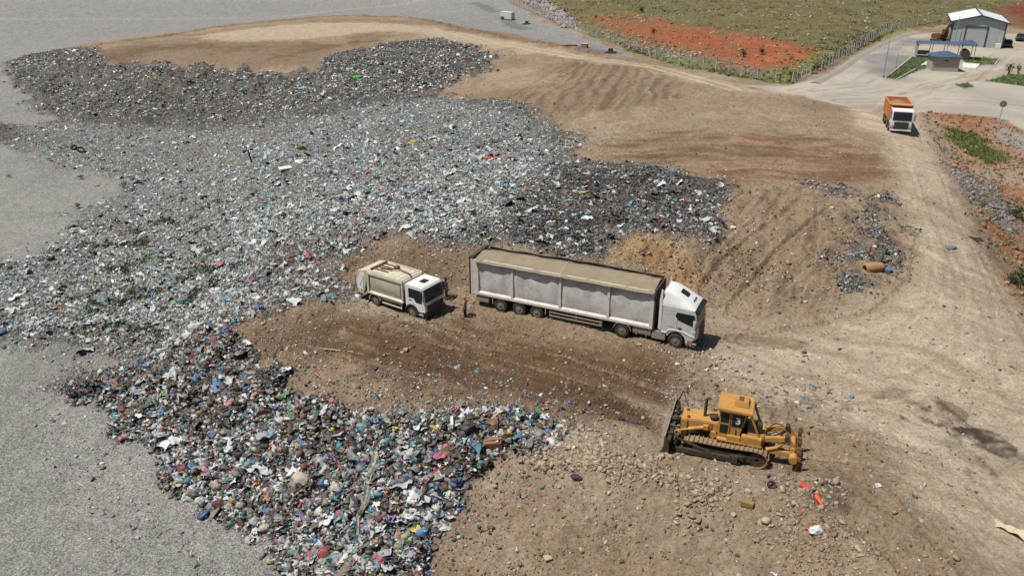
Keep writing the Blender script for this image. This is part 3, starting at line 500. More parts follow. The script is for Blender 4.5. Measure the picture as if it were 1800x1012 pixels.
# ------------------------------------------------------------------ materials of made things
def paint(name, rgb, rough=0.5, dirt=(150,126,98), amt=0.35, sc=2.5, metal=0.0, bump=0.0, spec=0.5):
    m, b, L = new_mat(name); tc = nd(m, 'ShaderNodeTexCoord'); c = al(*rgb)
    f = ramp(m, noise(m, tc.outputs['Object'], sc, 8, 0.72), 0.42, 0.75, 0.0, amt)
    f2 = ramp(m, noise(m, tc.outputs['Object'], sc*7, 5, 0.7), 0.2, 0.8, 0.86, 1.12)
    g = nd(m, 'ShaderNodeCombineColor'); [L.new(f2, g.inputs[i]) for i in range(3)]
    L.new(mixc(m, 1.0, mixc(m, f, tuple(c), tuple(al(*dirt))), g.outputs[0], 'MULTIPLY'), b.inputs['Base Color'])
    L.new(ramp(m, f, 0, max(amt, .01), rough, min(1, rough + .35)), b.inputs['Roughness']); b.inputs['Metallic'].default_value = metal; b.inputs['Specular IOR Level'].default_value = spec
    if bump:
        bp = nd(m, 'ShaderNodeBump'); bp.inputs['Strength'].default_value = bump; bp.inputs['Distance'].default_value = 0.05
        L.new(noise(m, tc.outputs['Object'], sc*2, 4, 0.6), bp.inputs['Height']); L.new(bp.outputs[0], b.inputs['Normal'])
    return m
paint('white_cab', (240,242,240), 0.3, amt=0.25); paint('silver_cab', (216,218,218), 0.3, amt=0.4)
paint('panel_grey', (222,221,218), 0.5, (150,132,108), 0.75, 1.0, bump=0.25); paint('frame_white', (226,222,212), 0.5, (166,140,108), 0.55, 3)
paint('canvas', (150,139,118), 0.95, (128,112,88), 0.7, 1.6, bump=0.3, spec=.1); paint('black_plastic', (46,46,47), 0.6, (120,102,82), 0.35, 4)
paint('dusty_dark', (64,60,54), 0.8, (128,108,84), 0.6, 4); paint('tyre_rubber', (52,50,47), 0.9, (124,106,84), 0.6, 5, spec=.2)
paint('rim_metal', (122,120,114), 0.5, (104,88,70), 0.6, 8); paint('tank_metal', (160,152,136), 0.5, (140,116,88), 0.7, 3)
paint('cream_body', (214,208,186), 0.5, (150,128,92), 0.6, 2.0); paint('cream_panel', (188,186,164), 0.5, (120,116,92), 0.6, 1.3); paint('grey_fender', (158,160,158), 0.55, amt=.4)
paint('brown_grime', (128,100,72), 0.9, (92,72,54), .7, 3); paint('blue_marking', (70,92,150), 0.6, (190,190,180), .45, 6); paint('blue_barrel', (44,84,150), .5, amt=.2)
paint('dozer_yellow', (198,148,72), 0.55, (150,114,72), 0.85, 2.2); paint('dozer_dark', (58,50,42), 0.8, (112,88,62), 0.6, 4); paint('track_metal', (150,126,94), 0.75, (112,88,62), 0.7, 4)
paint('blade_steel', (148,138,120), 0.6, (100,86,68), 0.8, 2.5); paint('rust', (112,66,40), 0.8, (70,44,30), .7, 5); paint('bed_orange', (214,136,72), 0.5, (170,124,90), .5, 2.5)
paint('sand_load', (150,128,96), .95, (116,94,70), .6, 3, bump=.6); paint('red_mark', (186,84,76), .6, (190,180,170), .5, 9)
paint('shed_metal', (176,188,188), .5, (150,156,152), .5, .6); paint('roof_white', (226,234,232), .45, (200,206,200), .4, .8); paint('trim_navy', (52,66,78), .5, (90,94,94), .3, 3)
paint('door_grey', (178,184,184), .5, (150,156,156), .4, 2); paint('plaster', (176,164,150), .9, (150,138,124), .5, 1.2); paint('roof_blue', (70,92,120), .5, (96,110,124), .5, 1.5)
paint('concrete', (182,178,168), .9, (140,130,116), .6, 1.5); paint('galvanised', (170,172,170), .5, (140,138,132), .4, 4, metal=.2); paint('post_white', (196,194,188), .7, (150,140,126), .5, 3)
paint('container_white', (206,216,212), .5, (150,158,154), .35, 2); paint('car_dark', (34,40,48), .25, (80,78,74), .2, 3); paint('bark', (98,82,66), .95, (70,58,46), .6, 8)
paint('skin', (150,108,84), .6, (130,92,72), .3, 9); paint('cloth_grey', (156,140,130), .95, (104,90,80), .5, 9); paint('cloth_dark', (50,46,48), .95, (74,66,60), .4, 9); paint('cloth_navy', (40,44,58), .95, (62,60,62), .4, 9); paint('hat_tan', (176,152,120), .9, amt=.3, sc=9); paint('shoe', (40,36,33), .8, amt=.5, sc=12); paint('hair', (32,28,26), .8, amt=.1, sc=20)
paint('fur_tan', (206,170,120), .95, (226,200,160), .5, 7); paint('cone_orange', (230,84,40), .5, (210,90,60), .3, 6); paint('foam_ochre', (150,124,66), .9, (120,98,58), .4, 6); paint('wood_brown', (150,112,80), .9, (112,82,60), .6, 5)
paint('sack_grey', (186,178,162), .9, (122,108,90), .8, 2.2, bump=.5); paint('clay', (172,134,88), .9, (134,102,68), .5, 4); paint('beam_green', (56,72,52), .8, (90,84,66), .5, 4); paint('stick_red', (130,52,40), .8, amt=.3, sc=5)
paint('plastic_red', (196,66,52), .5, (150,80,66), .4, 5); paint('mark_white', (226,226,222), .6, amt=.15, sc=6); paint('tarp_cream', (206,194,166), .9, (170,152,124), .5, 3, bump=.4); paint('cloth_strip', (170,166,144), .95, (112,110,92), .7, 4, bump=.4)
paint('stone_pale', (186,172,150), .95, (140,120,96), .6, 5, bump=.5); paint('sign_grey', (104,106,110), .6, amt=.2, sc=6); paint('scrap_black', (40,40,42), .7, (90,80,70), .4, 5)
for k, c in BAGS.items(): paint('bag_' + k.replace(' ', '_'), tuple(.8*q + .2*112 for q in c), .5, (116,102,86), .75, 2.2, bump=.8)
m, b, L = new_mat('glass_dark'); b.inputs['Base Color'].default_value = (.016, .02, .022, 1); b.inputs['Roughness'].default_value = .15; b.inputs['Specular IOR Level'].default_value = .25
m, b, L = new_mat('wire_mesh'); tc = nd(m, 'ShaderNodeTexCoord'); b.inputs['Base Color'].default_value = (.35, .35, .33, 1); b.inputs['Roughness'].default_value = .6; b.inputs['Alpha'].default_value = .13

# ------------------------------------------------------------------ shape building
class MB:
    def __init__(s): s.v, s.f = [], []
    def add(s, V, F): b = len(s.v); s.v += [tuple(p) for p in V]; s.f += [tuple(i + b for i in q) for q in F]; return s
    def box(s, x0, x1, y0, y1, z0, z1, M=None):
        V = [Vector((x, y, z)) for x in (x0, x1) for y in (y0, y1) for z in (z0, z1)]
        if M is not None: V = [M @ p for p in V]
        return s.add(V, [(0,1,3,2),(4,6,7,5),(0,4,5,1),(2,3,7,6),(0,2,6,4),(1,5,7,3)])
    def prism(s, pts, y0, y1, axis='y'):             # an outline in x,z pushed along y (or in x,y along z)
        n = len(pts); mk = (lambda p, t: (p[0], t, p[1])) if axis == 'y' else ((lambda p, t: (p[0], p[1], t)) if axis == 'z' else (lambda p, t: (t, p[0], p[1])))
        V = [mk(p, y0) for p in pts] + [mk(p, y1) for p in pts]
        return s.add(V, [tuple(range(n)), tuple(range(2*n - 1, n - 1, -1))] + [(i, i + n, (i+1) % n + n, (i+1) % n) for i in range(n)])
    def loft(s, rings, cap=True):
        n = len(rings[0]); V = [p for r_ in rings for p in r_]; F = []
        for k in range(len(rings) - 1): F += [(k*n + i, k*n + (i+1) % n, (k+1)*n + (i+1) % n, (k+1)*n + i) for i in range(n)]
        if cap: F += [tuple(range(n - 1, -1, -1)), tuple(range((len(rings) - 1)*n, len(rings)*n))]
        return s.add(V, F)
    def tube(s, pts, rad, n=8):
        P = [Vector(p) for p in pts]; rings = []
        for i, p in enumerate(P):
            d = (P[min(i+1, len(P)-1)] - P[max(i-1, 0)]).normalized(); a = d.orthogonal().normalized() if i == 0 else (a - d*a.dot(d)).normalized(); b_ = d.cross(a); rr = rad[i] if isinstance(rad, (list, tuple)) else rad
            rings.append([p + (a*math.cos(t) + b_*math.sin(t))*rr for t in [2*math.pi*k/n for k in range(n)]])
        return s.loft(rings)
    def rod(s, a, b, w, h=None):                      # a rectangular bar from a to b
        a, b = Vector(a), Vector(b); d = (b - a); l = d.length; q = d.to_track_quat('X', 'Z').to_matrix().to_4x4(); q.translation = a; h = h or w
        return s.box(0, l, -w/2, w/2, -h/2, h/2, q)
    def sheet(s, fn, nu, nv):                         # fn(u,v) -> point
        V = [fn(i/nu, j/nv) for i in range(nu + 1) for j in range(nv + 1)]; return s.add(V, [(i*(nv+1) + j, (i+1)*(nv+1) + j, (i+1)*(nv+1) + j + 1, i*(nv+1) + j + 1) for i in range(nu) for j in range(nv)])
    def build(s, name, mat, parent=None, bevel=0.0, smooth=35, solid=0.0):
        me = bpy.data.meshes.new(name); bm = bmesh.new(); vs = [bm.verts.new(p) for p in s.v]
        for q in s.f:
            try: bm.faces.new([vs[i] for i in q])
            except ValueError: pass
        bmesh.ops.recalc_face_normals(bm, faces=bm.faces)
        if solid: bmesh.ops.solidify(bm, geom=bm.faces[:], thickness=solid)
        if bevel:
            e = [e for e in bm.edges if len(e.link_faces) == 2 and e.calc_face_angle() > R(30)]
            bmesh.ops.bevel(bm, geom=e, offset=bevel, segments=2, affect='EDGES', clamp_overlap=True)
        bm.to_mesh(me); bm.free(); me.materials.append(MATS[mat])
        if smooth: me.shade_smooth(); me.set_sharp_from_angle(angle=R(smooth))
        o = bpy.data.objects.new(name, me); C.objects.link(o)
        if parent is not None: o.parent = parent
        return o
def thing(name, label, cat, loc=(0, 0, 0), rz=0.0, group=None, tilt=(0, 0)):
    o = bpy.data.objects.new(name, None); C.objects.link(o); o.location = loc; o.rotation_euler = (tilt[0], tilt[1], rz); o.empty_display_size = .3
    o['label'] = label; o['category'] = cat
    if group: o['group'] = group
    return o
def tag(o, label, cat, group=None, loc=None, rz=None):
    o['label'] = label; o['category'] = cat
    if group: o['group'] = group
    if loc is not None: o.location = loc
    if rz is not None: o.rotation_euler.z = rz
    return o
def circle(cx, cz, rad, n=20, a0=0, a1=2*math.pi): return [(cx + rad*math.cos(a0 + (a1 - a0)*k/n), cz + rad*math.sin(a0 + (a1 - a0)*k/n)) for k in range(n + (a1 - a0 < 6.2))]
def annulus(mb, cx, cz, r0, r1, y0, y1, n=24):        # a ring round the y axis
    a = [2*math.pi*k/n for k in range(n)]; rings = []
    for rr, yy in ((r0, y0), (r1, y0), (r1, y1), (r0, y1), (r0, y0)): rings.append([(cx + rr*math.cos(t), yy, cz + rr*math.sin(t)) for t in a])
    mb.loft(rings, cap=False); return mb
def wheel(parent, x, y, rad=.52, wid=.3, side=-1, mat='rim_metal'):
    wv = bpy.data.objects.new('wheel', None); C.objects.link(wv); wv.parent = parent
    yo, yi = (y, y - side*wid); n = 28; prof = [(rad*.58, yo - side*.0), (rad*.9, yo), (rad*.985, yo - side*.05), (rad, yo - side*wid*.35), (rad, yi + side*wid*.35), (rad*.985, yi + side*.05), (rad*.9, yi), (rad*.58, yi)]
    t = MB(); t.loft([[(x + q*math.cos(2*math.pi*k/n), yy, rad + q*math.sin(2*math.pi*k/n)) for k in range(n)] for q, yy in prof], cap=False); t.build('tyre', 'tyre_rubber', wv)
    m_ = MB(); m_.loft([[(x + q*math.cos(2*math.pi*k/n), yy, rad + q*math.sin(2*math.pi*k/n)) for k in range(n)] for q, yy in ((rad*.6, yo - side*.005), (rad*.55, yo - side*.03), (rad*.46, yo - side*.09), (rad*.3, yo - side*.07), (rad*.26, yo + side*.0), (rad*.16, yo + side*.03))])
    for k in range(8):
        a = 2*math.pi*k/8; cx, cz = x + rad*.38*math.cos(a), rad + rad*.38*math.sin(a); m_.box(cx - .02, cx + .02, yo - side*.09, yo - side*.05, cz - .02, cz + .02)
    m_.build('rim', mat, wv); return wv
def marks(name, parent, mat, n, fn, h, seed):         # lettering too small in the photo to read: strokes of letter height
    r_ = random.Random(seed); mb = MB()
    for k in range(n):
        u0 = k/n; w_ = .62/n; a, b, c, d = fn(u0, 0), fn(u0 + w_, 0), fn(u0 + w_, 1), fn(u0, 1); kind = r_.randint(0, 2)
        def quad(u1, u2, v1, v2): mb.add([fn(u0 + w_*u1, v1), fn(u0 + w_*u2, v1), fn(u0 + w_*u2, v2), fn(u0 + w_*u1, v2)], [(0, 1, 2, 3)])
        quad(0, .3, 0, 1); quad(.35, 1, .0, .2) if kind else quad(.35, 1, .8, 1); quad(.35, 1, .42, .6)
        if kind != 1: quad(.7, 1, .62, 1)
    return mb.build(name, mat, parent, smooth=0)

# ------------------------------------------------------------------ the articulated lorry
def semi_truck(loc, rz):
    t = thing('semi_truck', 'long articulated lorry with white cab and panelled trailer under a dusty tarpaulin', 'truck', loc, rz)
    X0, X1 = -15.45, -1.65
    core = MB(); core.box(X0, X1, -1.13, 1.13, 1.22, 3.72); core.build('trailer_body', 'panel_grey', t, .02)
    body = core_o = t.children[-1] if False else [o for o in t.children if o.name.startswith('trailer_body')][0]
    posts = [X0 + .25, -12.2, -8.45, -4.85, X1 - .12]
    rnd = random.Random(3)
    for s in (-1, 1):
        for a, b in zip(posts[:-1], posts[1:]):
            ph = [rnd.uniform(0, 6) for _ in range(4)]
            def f(u, v, a=a, b=b, ph=ph, s=s):
                bulge = .085*math.sin(math.pi*v)**.6*(.55 + .45*math.sin(math.pi*u)**.5); dent = .022*math.sin(u*7 + ph[0])*math.sin(v*5 + ph[1]) + .012*math.sin(u*17 + ph[2])
                return (a + .1 + (b - a - .2)*u, s*(1.145 + bulge + dent), 1.38 + 2.36*v)
            MB().sheet(f, 22, 14).build('side_panel', 'panel_grey', body, smooth=60)
        pm = {}
        for k, x in enumerate(posts):
            w_ = .1 if 0 < k < 4 else (.26 if k == 0 else .14); MB().box(x - w_, x + w_, s*1.14, s*1.27, 1.1, 3.86).build('side_post', 'frame_white', body, .02)
        MB().prism([(s*1.14, 1.08), (s*1.28, 1.08), (s*1.28, 1.26), (s*1.16, 1.42)], X0 + .1, X1, 'x').build('bottom_rail', 'frame_white', body, .01)
        MB().box(X0 + .1, X1, s*1.135, s*1.245, 3.72, 3.9).build('top_rail', 'frame_white', body, .015)
    MB().box(X0 - .16, X0 + .02, -1.27, 1.27, .95, 4.0).build('tail_door', 'frame_white', body, .03)
    mb = MB(); mb.box(X0 - .2, X0 + .12, -1.3, 1.3, 3.96, 4.12); mb.box(X0 - .26, X0 - .15, -1.3, -1.2, 1.0, 4.05).box(X0 - .26, X0 - .15, 1.2, 1.3, 1.0, 4.05); mb.build('tail_frame', 'dusty_dark', body, .02)
    mb = MB(); mb.box(X1, X1 + .1, -1.26, 1.26, 1.1, 4.0); 
    for y in (-.8, -.3, .3, .8): mb.box(X1 + .1, X1 + .16, y - .04, y + .04, 1.2, 3.9)
    mb.tube([(X1 + .2, -.5, 1.2), (X1 + .26, -.45, 2.2), (X1 + .2, -.1, 3.6)], .05); mb.build('headboard', 'dusty_dark', body, .01)
    rn = random.Random(8)
    def edge(u): return .03*math.sin(u*23) + .03*math.sin(u*51 + 1) + .02*math.sin(u*97)
    def flap1(u, v):
        x = X0 + .25 + (X1 - .05 - X0 - .25)*u; y0 = -1.44 - .8*edge(u); y1 = .44 + .25*math.sin(u*2.2) + .04*math.sin(u*31); y = y0 + (y1 - y0)*v
        z = 3.80 + .07*edge(u)*4*(1 - v) + .42*min(1, v*1.25)**.8 - .5*max(0, v - .8) - .08*math.sin(math.pi*v)*math.sin(u*math.pi*2)**2 + .014*math.sin(u*40 + v*3) + .01*math.sin(u*90)
        if u < .04: z -= .1*v
        return (x, y, z - (.05 if v == 0 else 0))
    MB().sheet(flap1, 70, 12).build('tarpaulin', 'canvas', t, smooth=60, solid=.025)
    def flap2(u, v):
        x = X0 + .3 + (X1 - .1 - X0 - .3)*u; y1 = 1.39; y0 = .94 + .2*math.sin(u*2.2) + .05*math.sin(u*27 + 2); y = y0 + (y1 - y0)*v
        return (x, y, 4.16 - .33*v**.8 + .02*math.sin(u*33) - .03*math.sin(u*8))
    MB().sheet(flap2, 70, 6).build('tarpaulin', 'canvas', t, smooth=60, solid=.025)
    MB().sheet(lambda u, v: (X0 + .3 + (X1 - X0 - .4)*u, .3 + .9*v, 3.98 + .05*math.sin(u*60 + v*4)), 40, 3).build('load', 'scrap_black', t, smooth=0)
    mb = MB()
    for x in (-8.6,): mb.tube([flap1((x - X0)/(X1 - X0), v/8) + Vector((0, 0, .03)) if False else tuple(Vector(flap1((x - X0)/(X1 - X0), v/8)) + Vector((0, 0, .02))) for v in range(9)], .018, 6)
    mb.build('tarpaulin_seam', 'frame_white', t)
    ch = MB()
    for s in (-1, 1): ch.box(X0, 1.0, s*.45 - .07, s*.45 + .07, .72, 1.08)
    ch.box(X0 + .2, X1, -1.1, 1.1, 1.06, 1.2)
    for x in (-13.15, -11.64, -10.24, -3.77): ch.box(x - .09, x + .09, -1.0, 1.0, .42, .62)
    ch.build('chassis', 'dusty_dark', t)
    for s in (-1, 1):
        for x in (-13.15, -11.64, -10.24): wheel(t, x, s*1.26, .53, .36, s)
        wheel(t, -3.77, s*1.26, .52, .55, s); wheel(t, 0, s*1.25, .53, .33, s)
        g = MB()
        for z in (.55, .82): g.box(-9.25, -5.3, s*1.22 - .02, s*1.22 + .02, z - .05, z + .05)
        for x in (-9.2, -7.2, -5.4): g.box(x - .04, x + .04, s*1.16, s*1.2, .5, 1.1)
        g.box(-5.36, -5.26, s*.9, s*1.23, .48, .9); g.build('side_guard', 'tank_metal', t)
        MB().box(-15.2, -14.15, s*.8, s*1.2, .52, .98).build('tool_box', 'tank_metal', t, .02)
        f_ = MB()
        for cx in (-3.77,): 
            a = [R(k) for k in range(10, 171, 16)]; o_ = [(cx + .66*math.cos(q), .52 + .66*math.sin(q)) for q in a]; i_ = [(cx + .62*math.cos(q), .52 + .62*math.sin(q)) for q in reversed(a)]; 
            for k in range(len(a) - 1): f_.prism([o_[k], o_[k+1], i_[len(a) - 2 - k], i_[len(a) - 1 - k]], s*.72, s*1.27)
        f_.build('mudguard', 'grey_fender', t)
        for cx in (-9.55, -13.8): MB().box(cx - .03, cx + .03, s*.9, s*1.25, .55, 1.12).build('mud_flap', 'grey_fender', t)
        q = MB(); q.loft([[(x, s*.93 + .26*ca, .74 + .3*sa) for ca, sa in [(math.copysign(abs(math.cos(k))**.5, math.cos(k)), math.copysign(abs(math.sin(k))**.5, math.sin(k))) for k in [2*math.pi*j/20 for j in range(20)]]] for x in (-3.02, -1.75)])
        for x in (-2.75, -2.05): q.box(x - .03, x + .03, s*1.2 - .01, s*1.2 + .01, .42, 1.06)
        q.build('fuel_tank', 'tank_metal', t)
        MB().box(-1.68, -.72, s*.72, s*1.19, .4, 1.0).build('battery_box', 'tank_metal', t, .03)
    # cab
    prof = [(-1.08, 1.02), (-.70, .98), (-.62, .62), (-.55, .40)] if False else None
    arch = [(.66*math.cos(q), .53 + .66*math.sin(q)) for q in [R(k) for k in range(160, 14, -12)]]
    side = [(-1.06, .98), (-.78, .96)] + arch + [(.68, .34), (1.3, .30), (1.42, .55), (1.43, 1.15), (1.38, 1.95), (1.2, 2.75), (1.08, 2.98), (-1.06, 2.98)]
    cab = MB().prism(side, -1.2, 1.2).build('cab', 'silver_cab', t, .035)
    MB().prism([(-1.04, .995), (-.7, .995), (-.5, 1.24), (0, 1.32), (.5, 1.24), (1.0, 1.06), (1.4, 1.04), (1.4, 1.12), (1.0, 1.14), (.55, 1.33), (0, 1.4), (-.55, 1.33), (-.75, 1.08), (-1.04, 1.08)], -1.235, 1.235).build('side_trim', 'white_cab', cab, .01)
    rings = []
    for x, top, hw in ((-1.08, 4.0, 1.12), (-.75, 3.98, 1.12), (-.4, 3.86, 1.12), (0, 3.68, 1.12), (.5, 3.42, 1.13), (.9, 3.2, 1.14), (1.12, 3.02, 1.15)):
        e = .3*(top - 2.96); rings.append([(x, -1.19, 2.96), (x, -1.19, 2.97 + .12*(top - 2.96)), (x, -1.1, 2.97 + .45*(top - 2.96)), (x, -.95, top - .25*e), (x, -.7, top), (x, 0, top + .02 - .1*(x < -.5)), (x, .7, top), (x, .95, top - .25*e), (x, 1.1, 2.97 + .45*(top - 2.96)), (x, 1.19, 2.97 + .12*(top - 2.96)), (x, 1.19, 2.96)])
    MB().loft(rings).build('roof_fairing', 'white_cab', cab, smooth=50)
    for s in (-1, 1): MB().prism([(-1.1, 2.96), (-1.1, 4.05), (-1.22, 4.12), (-1.30, 3.4), (-1.28, 1.2), (-1.08, 1.1)], s*1.1, s*1.16).build('side_deflector', 'white_cab', cab, .01)
    M_ = Matrix.Translation((.12, 0, 3.66)) @ Matrix.Rotation(R(29), 4, 'Y'); MB().box(-.3, .3, -.3, .3, -.02, .05, M_).build('roof_hatch', 'glass_dark', cab, .02)
    for y in (-.3, -.1, .1, .3): MB().box(.78, .86, y - .04, y + .04, 3.26, 3.36).build('roof_light', 'black_plastic', cab)
    MB().prism([(1.1, 2.98), (1.42, 2.88), (1.44, 2.72), (1.24, 2.7)], -1.12, 1.12).build('sun_visor', 'glass_dark', cab, .02)
    MB().prism([(1.398, 1.78), (1.43, 1.8), (1.24, 2.7), (1.2, 2.7)], -1.1, 1.1).build('windscreen', 'glass_dark', cab)
    MB().prism([(1.4, .62), (1.465, .62), (1.46, 1.2), (1.42, 1.72), (1.38, 1.72)], -.8, .8).build('grille', 'black_plastic', cab, .015)
    for s in (-1, 1):
        MB().prism([(-.05, 2.68), (-.15, 2.42), (.02, 2.14), (.45, 2.0), (1.05, 1.82), (1.33, 1.72), (1.12, 2.66)], s*1.19, s*1.212).build('side_window', 'glass_dark', cab)
        hl_ = MB(); hl_.prism([(1.0, .62), (1.44, .66), (1.45, .98), (1.2, .92)], s*.85, s*1.215); hl_.build('headlight', 'glass_dark', cab, .02)
        MB().prism([(1.0, .36), (1.42, .36), (1.44, .56), (1.05, .52)], s*.9, s*1.212).build('fog_light', 'black_plastic', cab, .02)
        m_ = MB(); m_.box(1.12, 1.3, s*1.3, s*1.48, 1.72, 2.36); m_.box(1.1, 1.34, s*1.28, s*1.5, 1.5, 1.68); m_.build('mirror', 'silver_cab', cab, .03)
        MB().rod((1.15, s*1.18, 2.5), (1.2, s*1.38, 2.36), .05).build('mirror_arm', 'black_plastic', cab); MB().rod((1.2, s*1.18, 1.6), (1.2, s*1.32, 1.62), .06).build('mirror_arm', 'black_plastic', cab)
        MB().box(.08, .34, s*1.2, s*1.222, 1.46, 1.6).build('door_handle', 'black_plastic', cab, .02)
        MB().box(.0, .015, s*1.2, s*1.206, 1.32, 2.68).build('door_seam', 'black_plastic', cab); MB().box(1.12, 1.135, s*1.2, s*1.206, 1.1, 1.8).build('door_seam', 'black_plastic', cab)
        for z in (2.46, 2.6, 2.74): MB().box(-1.0, -.2, s*1.2, s*1.21, z, z + .025).build('cab_rib', 'silver_cab', cab)
        MB().box(.78, 1.12, s*1.205, s*1.222, .58, .78).build('placard', 'red_mark', cab)
        marks('lettering', cab, 'black_plastic', 8, lambda u, v, s=s: (-.62 + .52*u, s*1.2035, 1.5 + .07*v), .07, 4)
        MB().prism([(.66, .52), (.98, .52), (.98, .40), (.7, .36)], s*1.19, s*1.225).build('step', 'brown_grime', cab)
    MB().box(-1.5, -.9, -1.0, 1.0, .95, 1.1).build('deck_plate', 'dusty_dark', t); return t
z0 = lambda x, y: float(ground_z(x, y))
semi_truck((11.58, 48.8, -.02), R(-25.2))

# ------------------------------------------------------------------ the refuse collection lorry
def garbage_truck(loc, rz):
    t = thing('garbage_truck', 'small refuse lorry with white cab and cream compactor body', 'truck', loc, rz)
    W = 1.12
    body = MB().prism([(-.78, .98), (-.78, 2.62), (-4.3, 2.72), (-4.3, 1.0)], -W, W).build('compactor_body', 'cream_body', t, .03)
    for s in (-1, 1):
        def f(u, v, s=s): return (-1.0 - 2.95*u, s*(W + .01 + .06*math.sin(math.pi*min(max(v, 0), 1))), 1.2 + 1.22*v)
        MB().sheet(f, 10, 8).build('side_panel', 'cream_panel', body, smooth=60)
        MB().box(-4.3, -.74, s*W, s*(W + .1), 2.48, 2.66).box(-.92, -.74, s*W, s*(W + .08), 1.0, 2.5).box(-4.32, -4.08, s*W, s*(W + .1), 1.0, 2.5).build('body_frame', 'cream_body', body, .02)
        MB().prism([(s*W, .98), (s*(W + .12), .98), (s*(W + .12), 1.08), (s*W, 1.2)], -4.3, -.74, 'x').build('bottom_rail', 'cream_body', body, .01)
        marks('lettering', body, 'grey_fender', 14, lambda u, v, s=s: (-3.2 + 1.5*u, s*(W + .085), 1.55 + .12*v), .1, 21)
    rb = MB()
    for k, x in enumerate((-1.25, -1.75, -2.3, -2.75)): rb.box(x - .03, x + .03, -W + .05, W - .05, 2.63, 2.71)
    for s in (-1, 1): rb.box(-4.3, -.8, s*W - .06, s*W + .06, 2.6, 2.74)
    rb.build('roof_rib', 'cream_body', body, .01)
    g = MB(); g.sheet(lambda u, v: (-.95 - 3.2*u, -1.0 + 2.0*v, 2.668 + .05*u*1.6 + .008*math.sin(u*30)*math.sin(v*17)), 16, 8); g.build('roof_panel', 'cream_body', body)
    g = MB()
    for y in (-.6, -.2, .1, .55): g.rod((-4.05, y, 2.82), (-2.7, y + .1, 2.78), .07)
    g.rod((-4.1, -.9, 2.84), (-4.1, .9, 2.84), .16, .1); g.box(-2.9, -2.55, .3, .65, 2.74, 2.92); g.build('roof_mechanism', 'brown_grime', body, .01)
    MB().tube([(-3.6, -.3, 2.8), (-2.2, .2, 2.86), (-1.3, .1, 2.84), (-.9, -.05, 2.8), (-.78, -.1, 2.3), (-.72, -.1, 1.5)], .045).build('hydraulic_hose', 'black_plastic', body)
    # tailgate: slanting hopper at the rear
    hop = [(-4.34, 2.74), (-5.15, 2.62), (-5.5, 1.75), (-5.42, 1.1), (-5.05, .72), (-4.75, .78), (-4.36, 1.9)]
    hp = MB()
    for s in (-1, 1): hp.prism(hop, s*W*.9, s*(W + .06))
    hp.prism([(-4.34, 2.7), (-5.13, 2.6), (-5.1, 2.5), (-4.34, 2.6)], -W*.9, W*.9); hp.prism([(-5.05, .74), (-4.4, .9), (-4.4, 1.05), (-5.03, .86)], -W*.9, W*.9); hp.prism([(-4.45, 1.0), (-4.36, 1.0), (-4.36, 2.65), (-4.45, 2.65)], -W*.9, W*.9)
    tg = hp.build('tailgate', 'cream_body', t, .02)
    MB().prism([(-5.12, 2.56), (-5.2, 2.5), (-5.4, 2.0), (-5.3, 2.0)], -W*.88, W*.88).build('hopper_flap', 'brown_grime', tg)
    MB().prism([(-4.5, 1.05), (-4.5, 2.3), (-5.2, 1.9), (-5.3, 1.1)], -W*.85, W*.85).build('hopper_load', 'scrap_black', tg)
    for s in (-1, 1):
        MB().prism([(-4.52, 2.5), (-4.95, 2.45), (-5.32, 1.7), (-5.25, 1.15), (-5.0, .9), (-4.85, .95)], s*(W + .055), s*(W + .075)).build('tailgate_panel', 'white_cab', tg)
        marks('lettering', tg, 'blue_marking', 9, lambda u, v, s=s: (-5.0 + .42*u + .09*v*-1, s*(W + .08), 1.35 + .82*u + .1*v*-.5 + .12*v), .1, 5)
        MB().box(-5.02, -4.88, s*(W + .076), s*(W + .09), .98, 1.1).build('tail_light', 'plastic_red', tg)
        MB().tube([(-5.45, s*1.1, 2.2), (-5.6, s*1.12, 1.8), (-5.6, s*1.12, 1.0), (-5.4, s*1.1, .8)], .04).build('grab_rail', 'bag_yellow', tg)
    MB().box(-5.6, -5.2, -1.1, 1.1, .5, .56).build('rear_step', 'dusty_dark', t)
    ch = MB()
    for s in (-1, 1): ch.box(-5.0, 1.0, s*.42 - .06, s*.42 + .06, .68, .98)
    for x in (0, -3.6): ch.box(x - .08, x + .08, -.95, .95, .36, .54)
    ch.build('chassis', 'dusty_dark', t)
    for s in (-1, 1):
        wheel(t, 0, s*1.14, .46, .27, s); wheel(t, -3.6, s*1.14, .46, .48, s)
        f_ = MB(); a = [R(k) for k in range(15, 181, 15)]
        for k in range(len(a) - 1): f_.prism([(-3.6 + .62*math.cos(a[k]), .44 + .62*math.sin(a[k])), (-3.6 + .62*math.cos(a[k+1]), .44 + .62*math.sin(a[k+1])), (-3.6 + .55*math.cos(a[k+1]), .44 + .55*math.sin(a[k+1])), (-3.6 + .55*math.cos(a[k]), .44 + .55*math.sin(a[k]))], s*.62, s*1.2)
        f_.build('mudguard', 'grey_fender', t)
        MB().box(-2.95, -1.0, s*1.05, s*1.12, .42, .52).box(-2.95, -1.0, s*1.05, s*1.1, .72, .86).box(-1.05, -.98, s*1.04, s*1.13, .4, .9).build('side_guard', 'cream_body', t, .01)
        MB().box(-2.75, -2.0, s*.62, s*1.04, .5, .92).build('tool_box', 'dusty_dark', t, .03)
    arch = [(.56*math.cos(q), .46 + .56*math.sin(q)) for q in [R(k) for k in range(160, 14, -12)]]
    side = [(-.62, .95)] + arch + [(.58, .62), (1.22, .62), (1.28, .8), (1.26, 1.5), (1.12, 2.2), (1.0, 2.5), (.85, 2.6), (-.55, 2.62), (-.62, 2.5)]
    cab = MB().prism(side, -1.1, 1.1).build('cab', 'white_cab', t, .07)
    MB().prism([(1.262, 1.48), (1.3, 1.5), (1.08, 2.38), (1.03, 2.4)], -1.02, 1.02).build('windscreen', 'glass_dark', cab, .01)
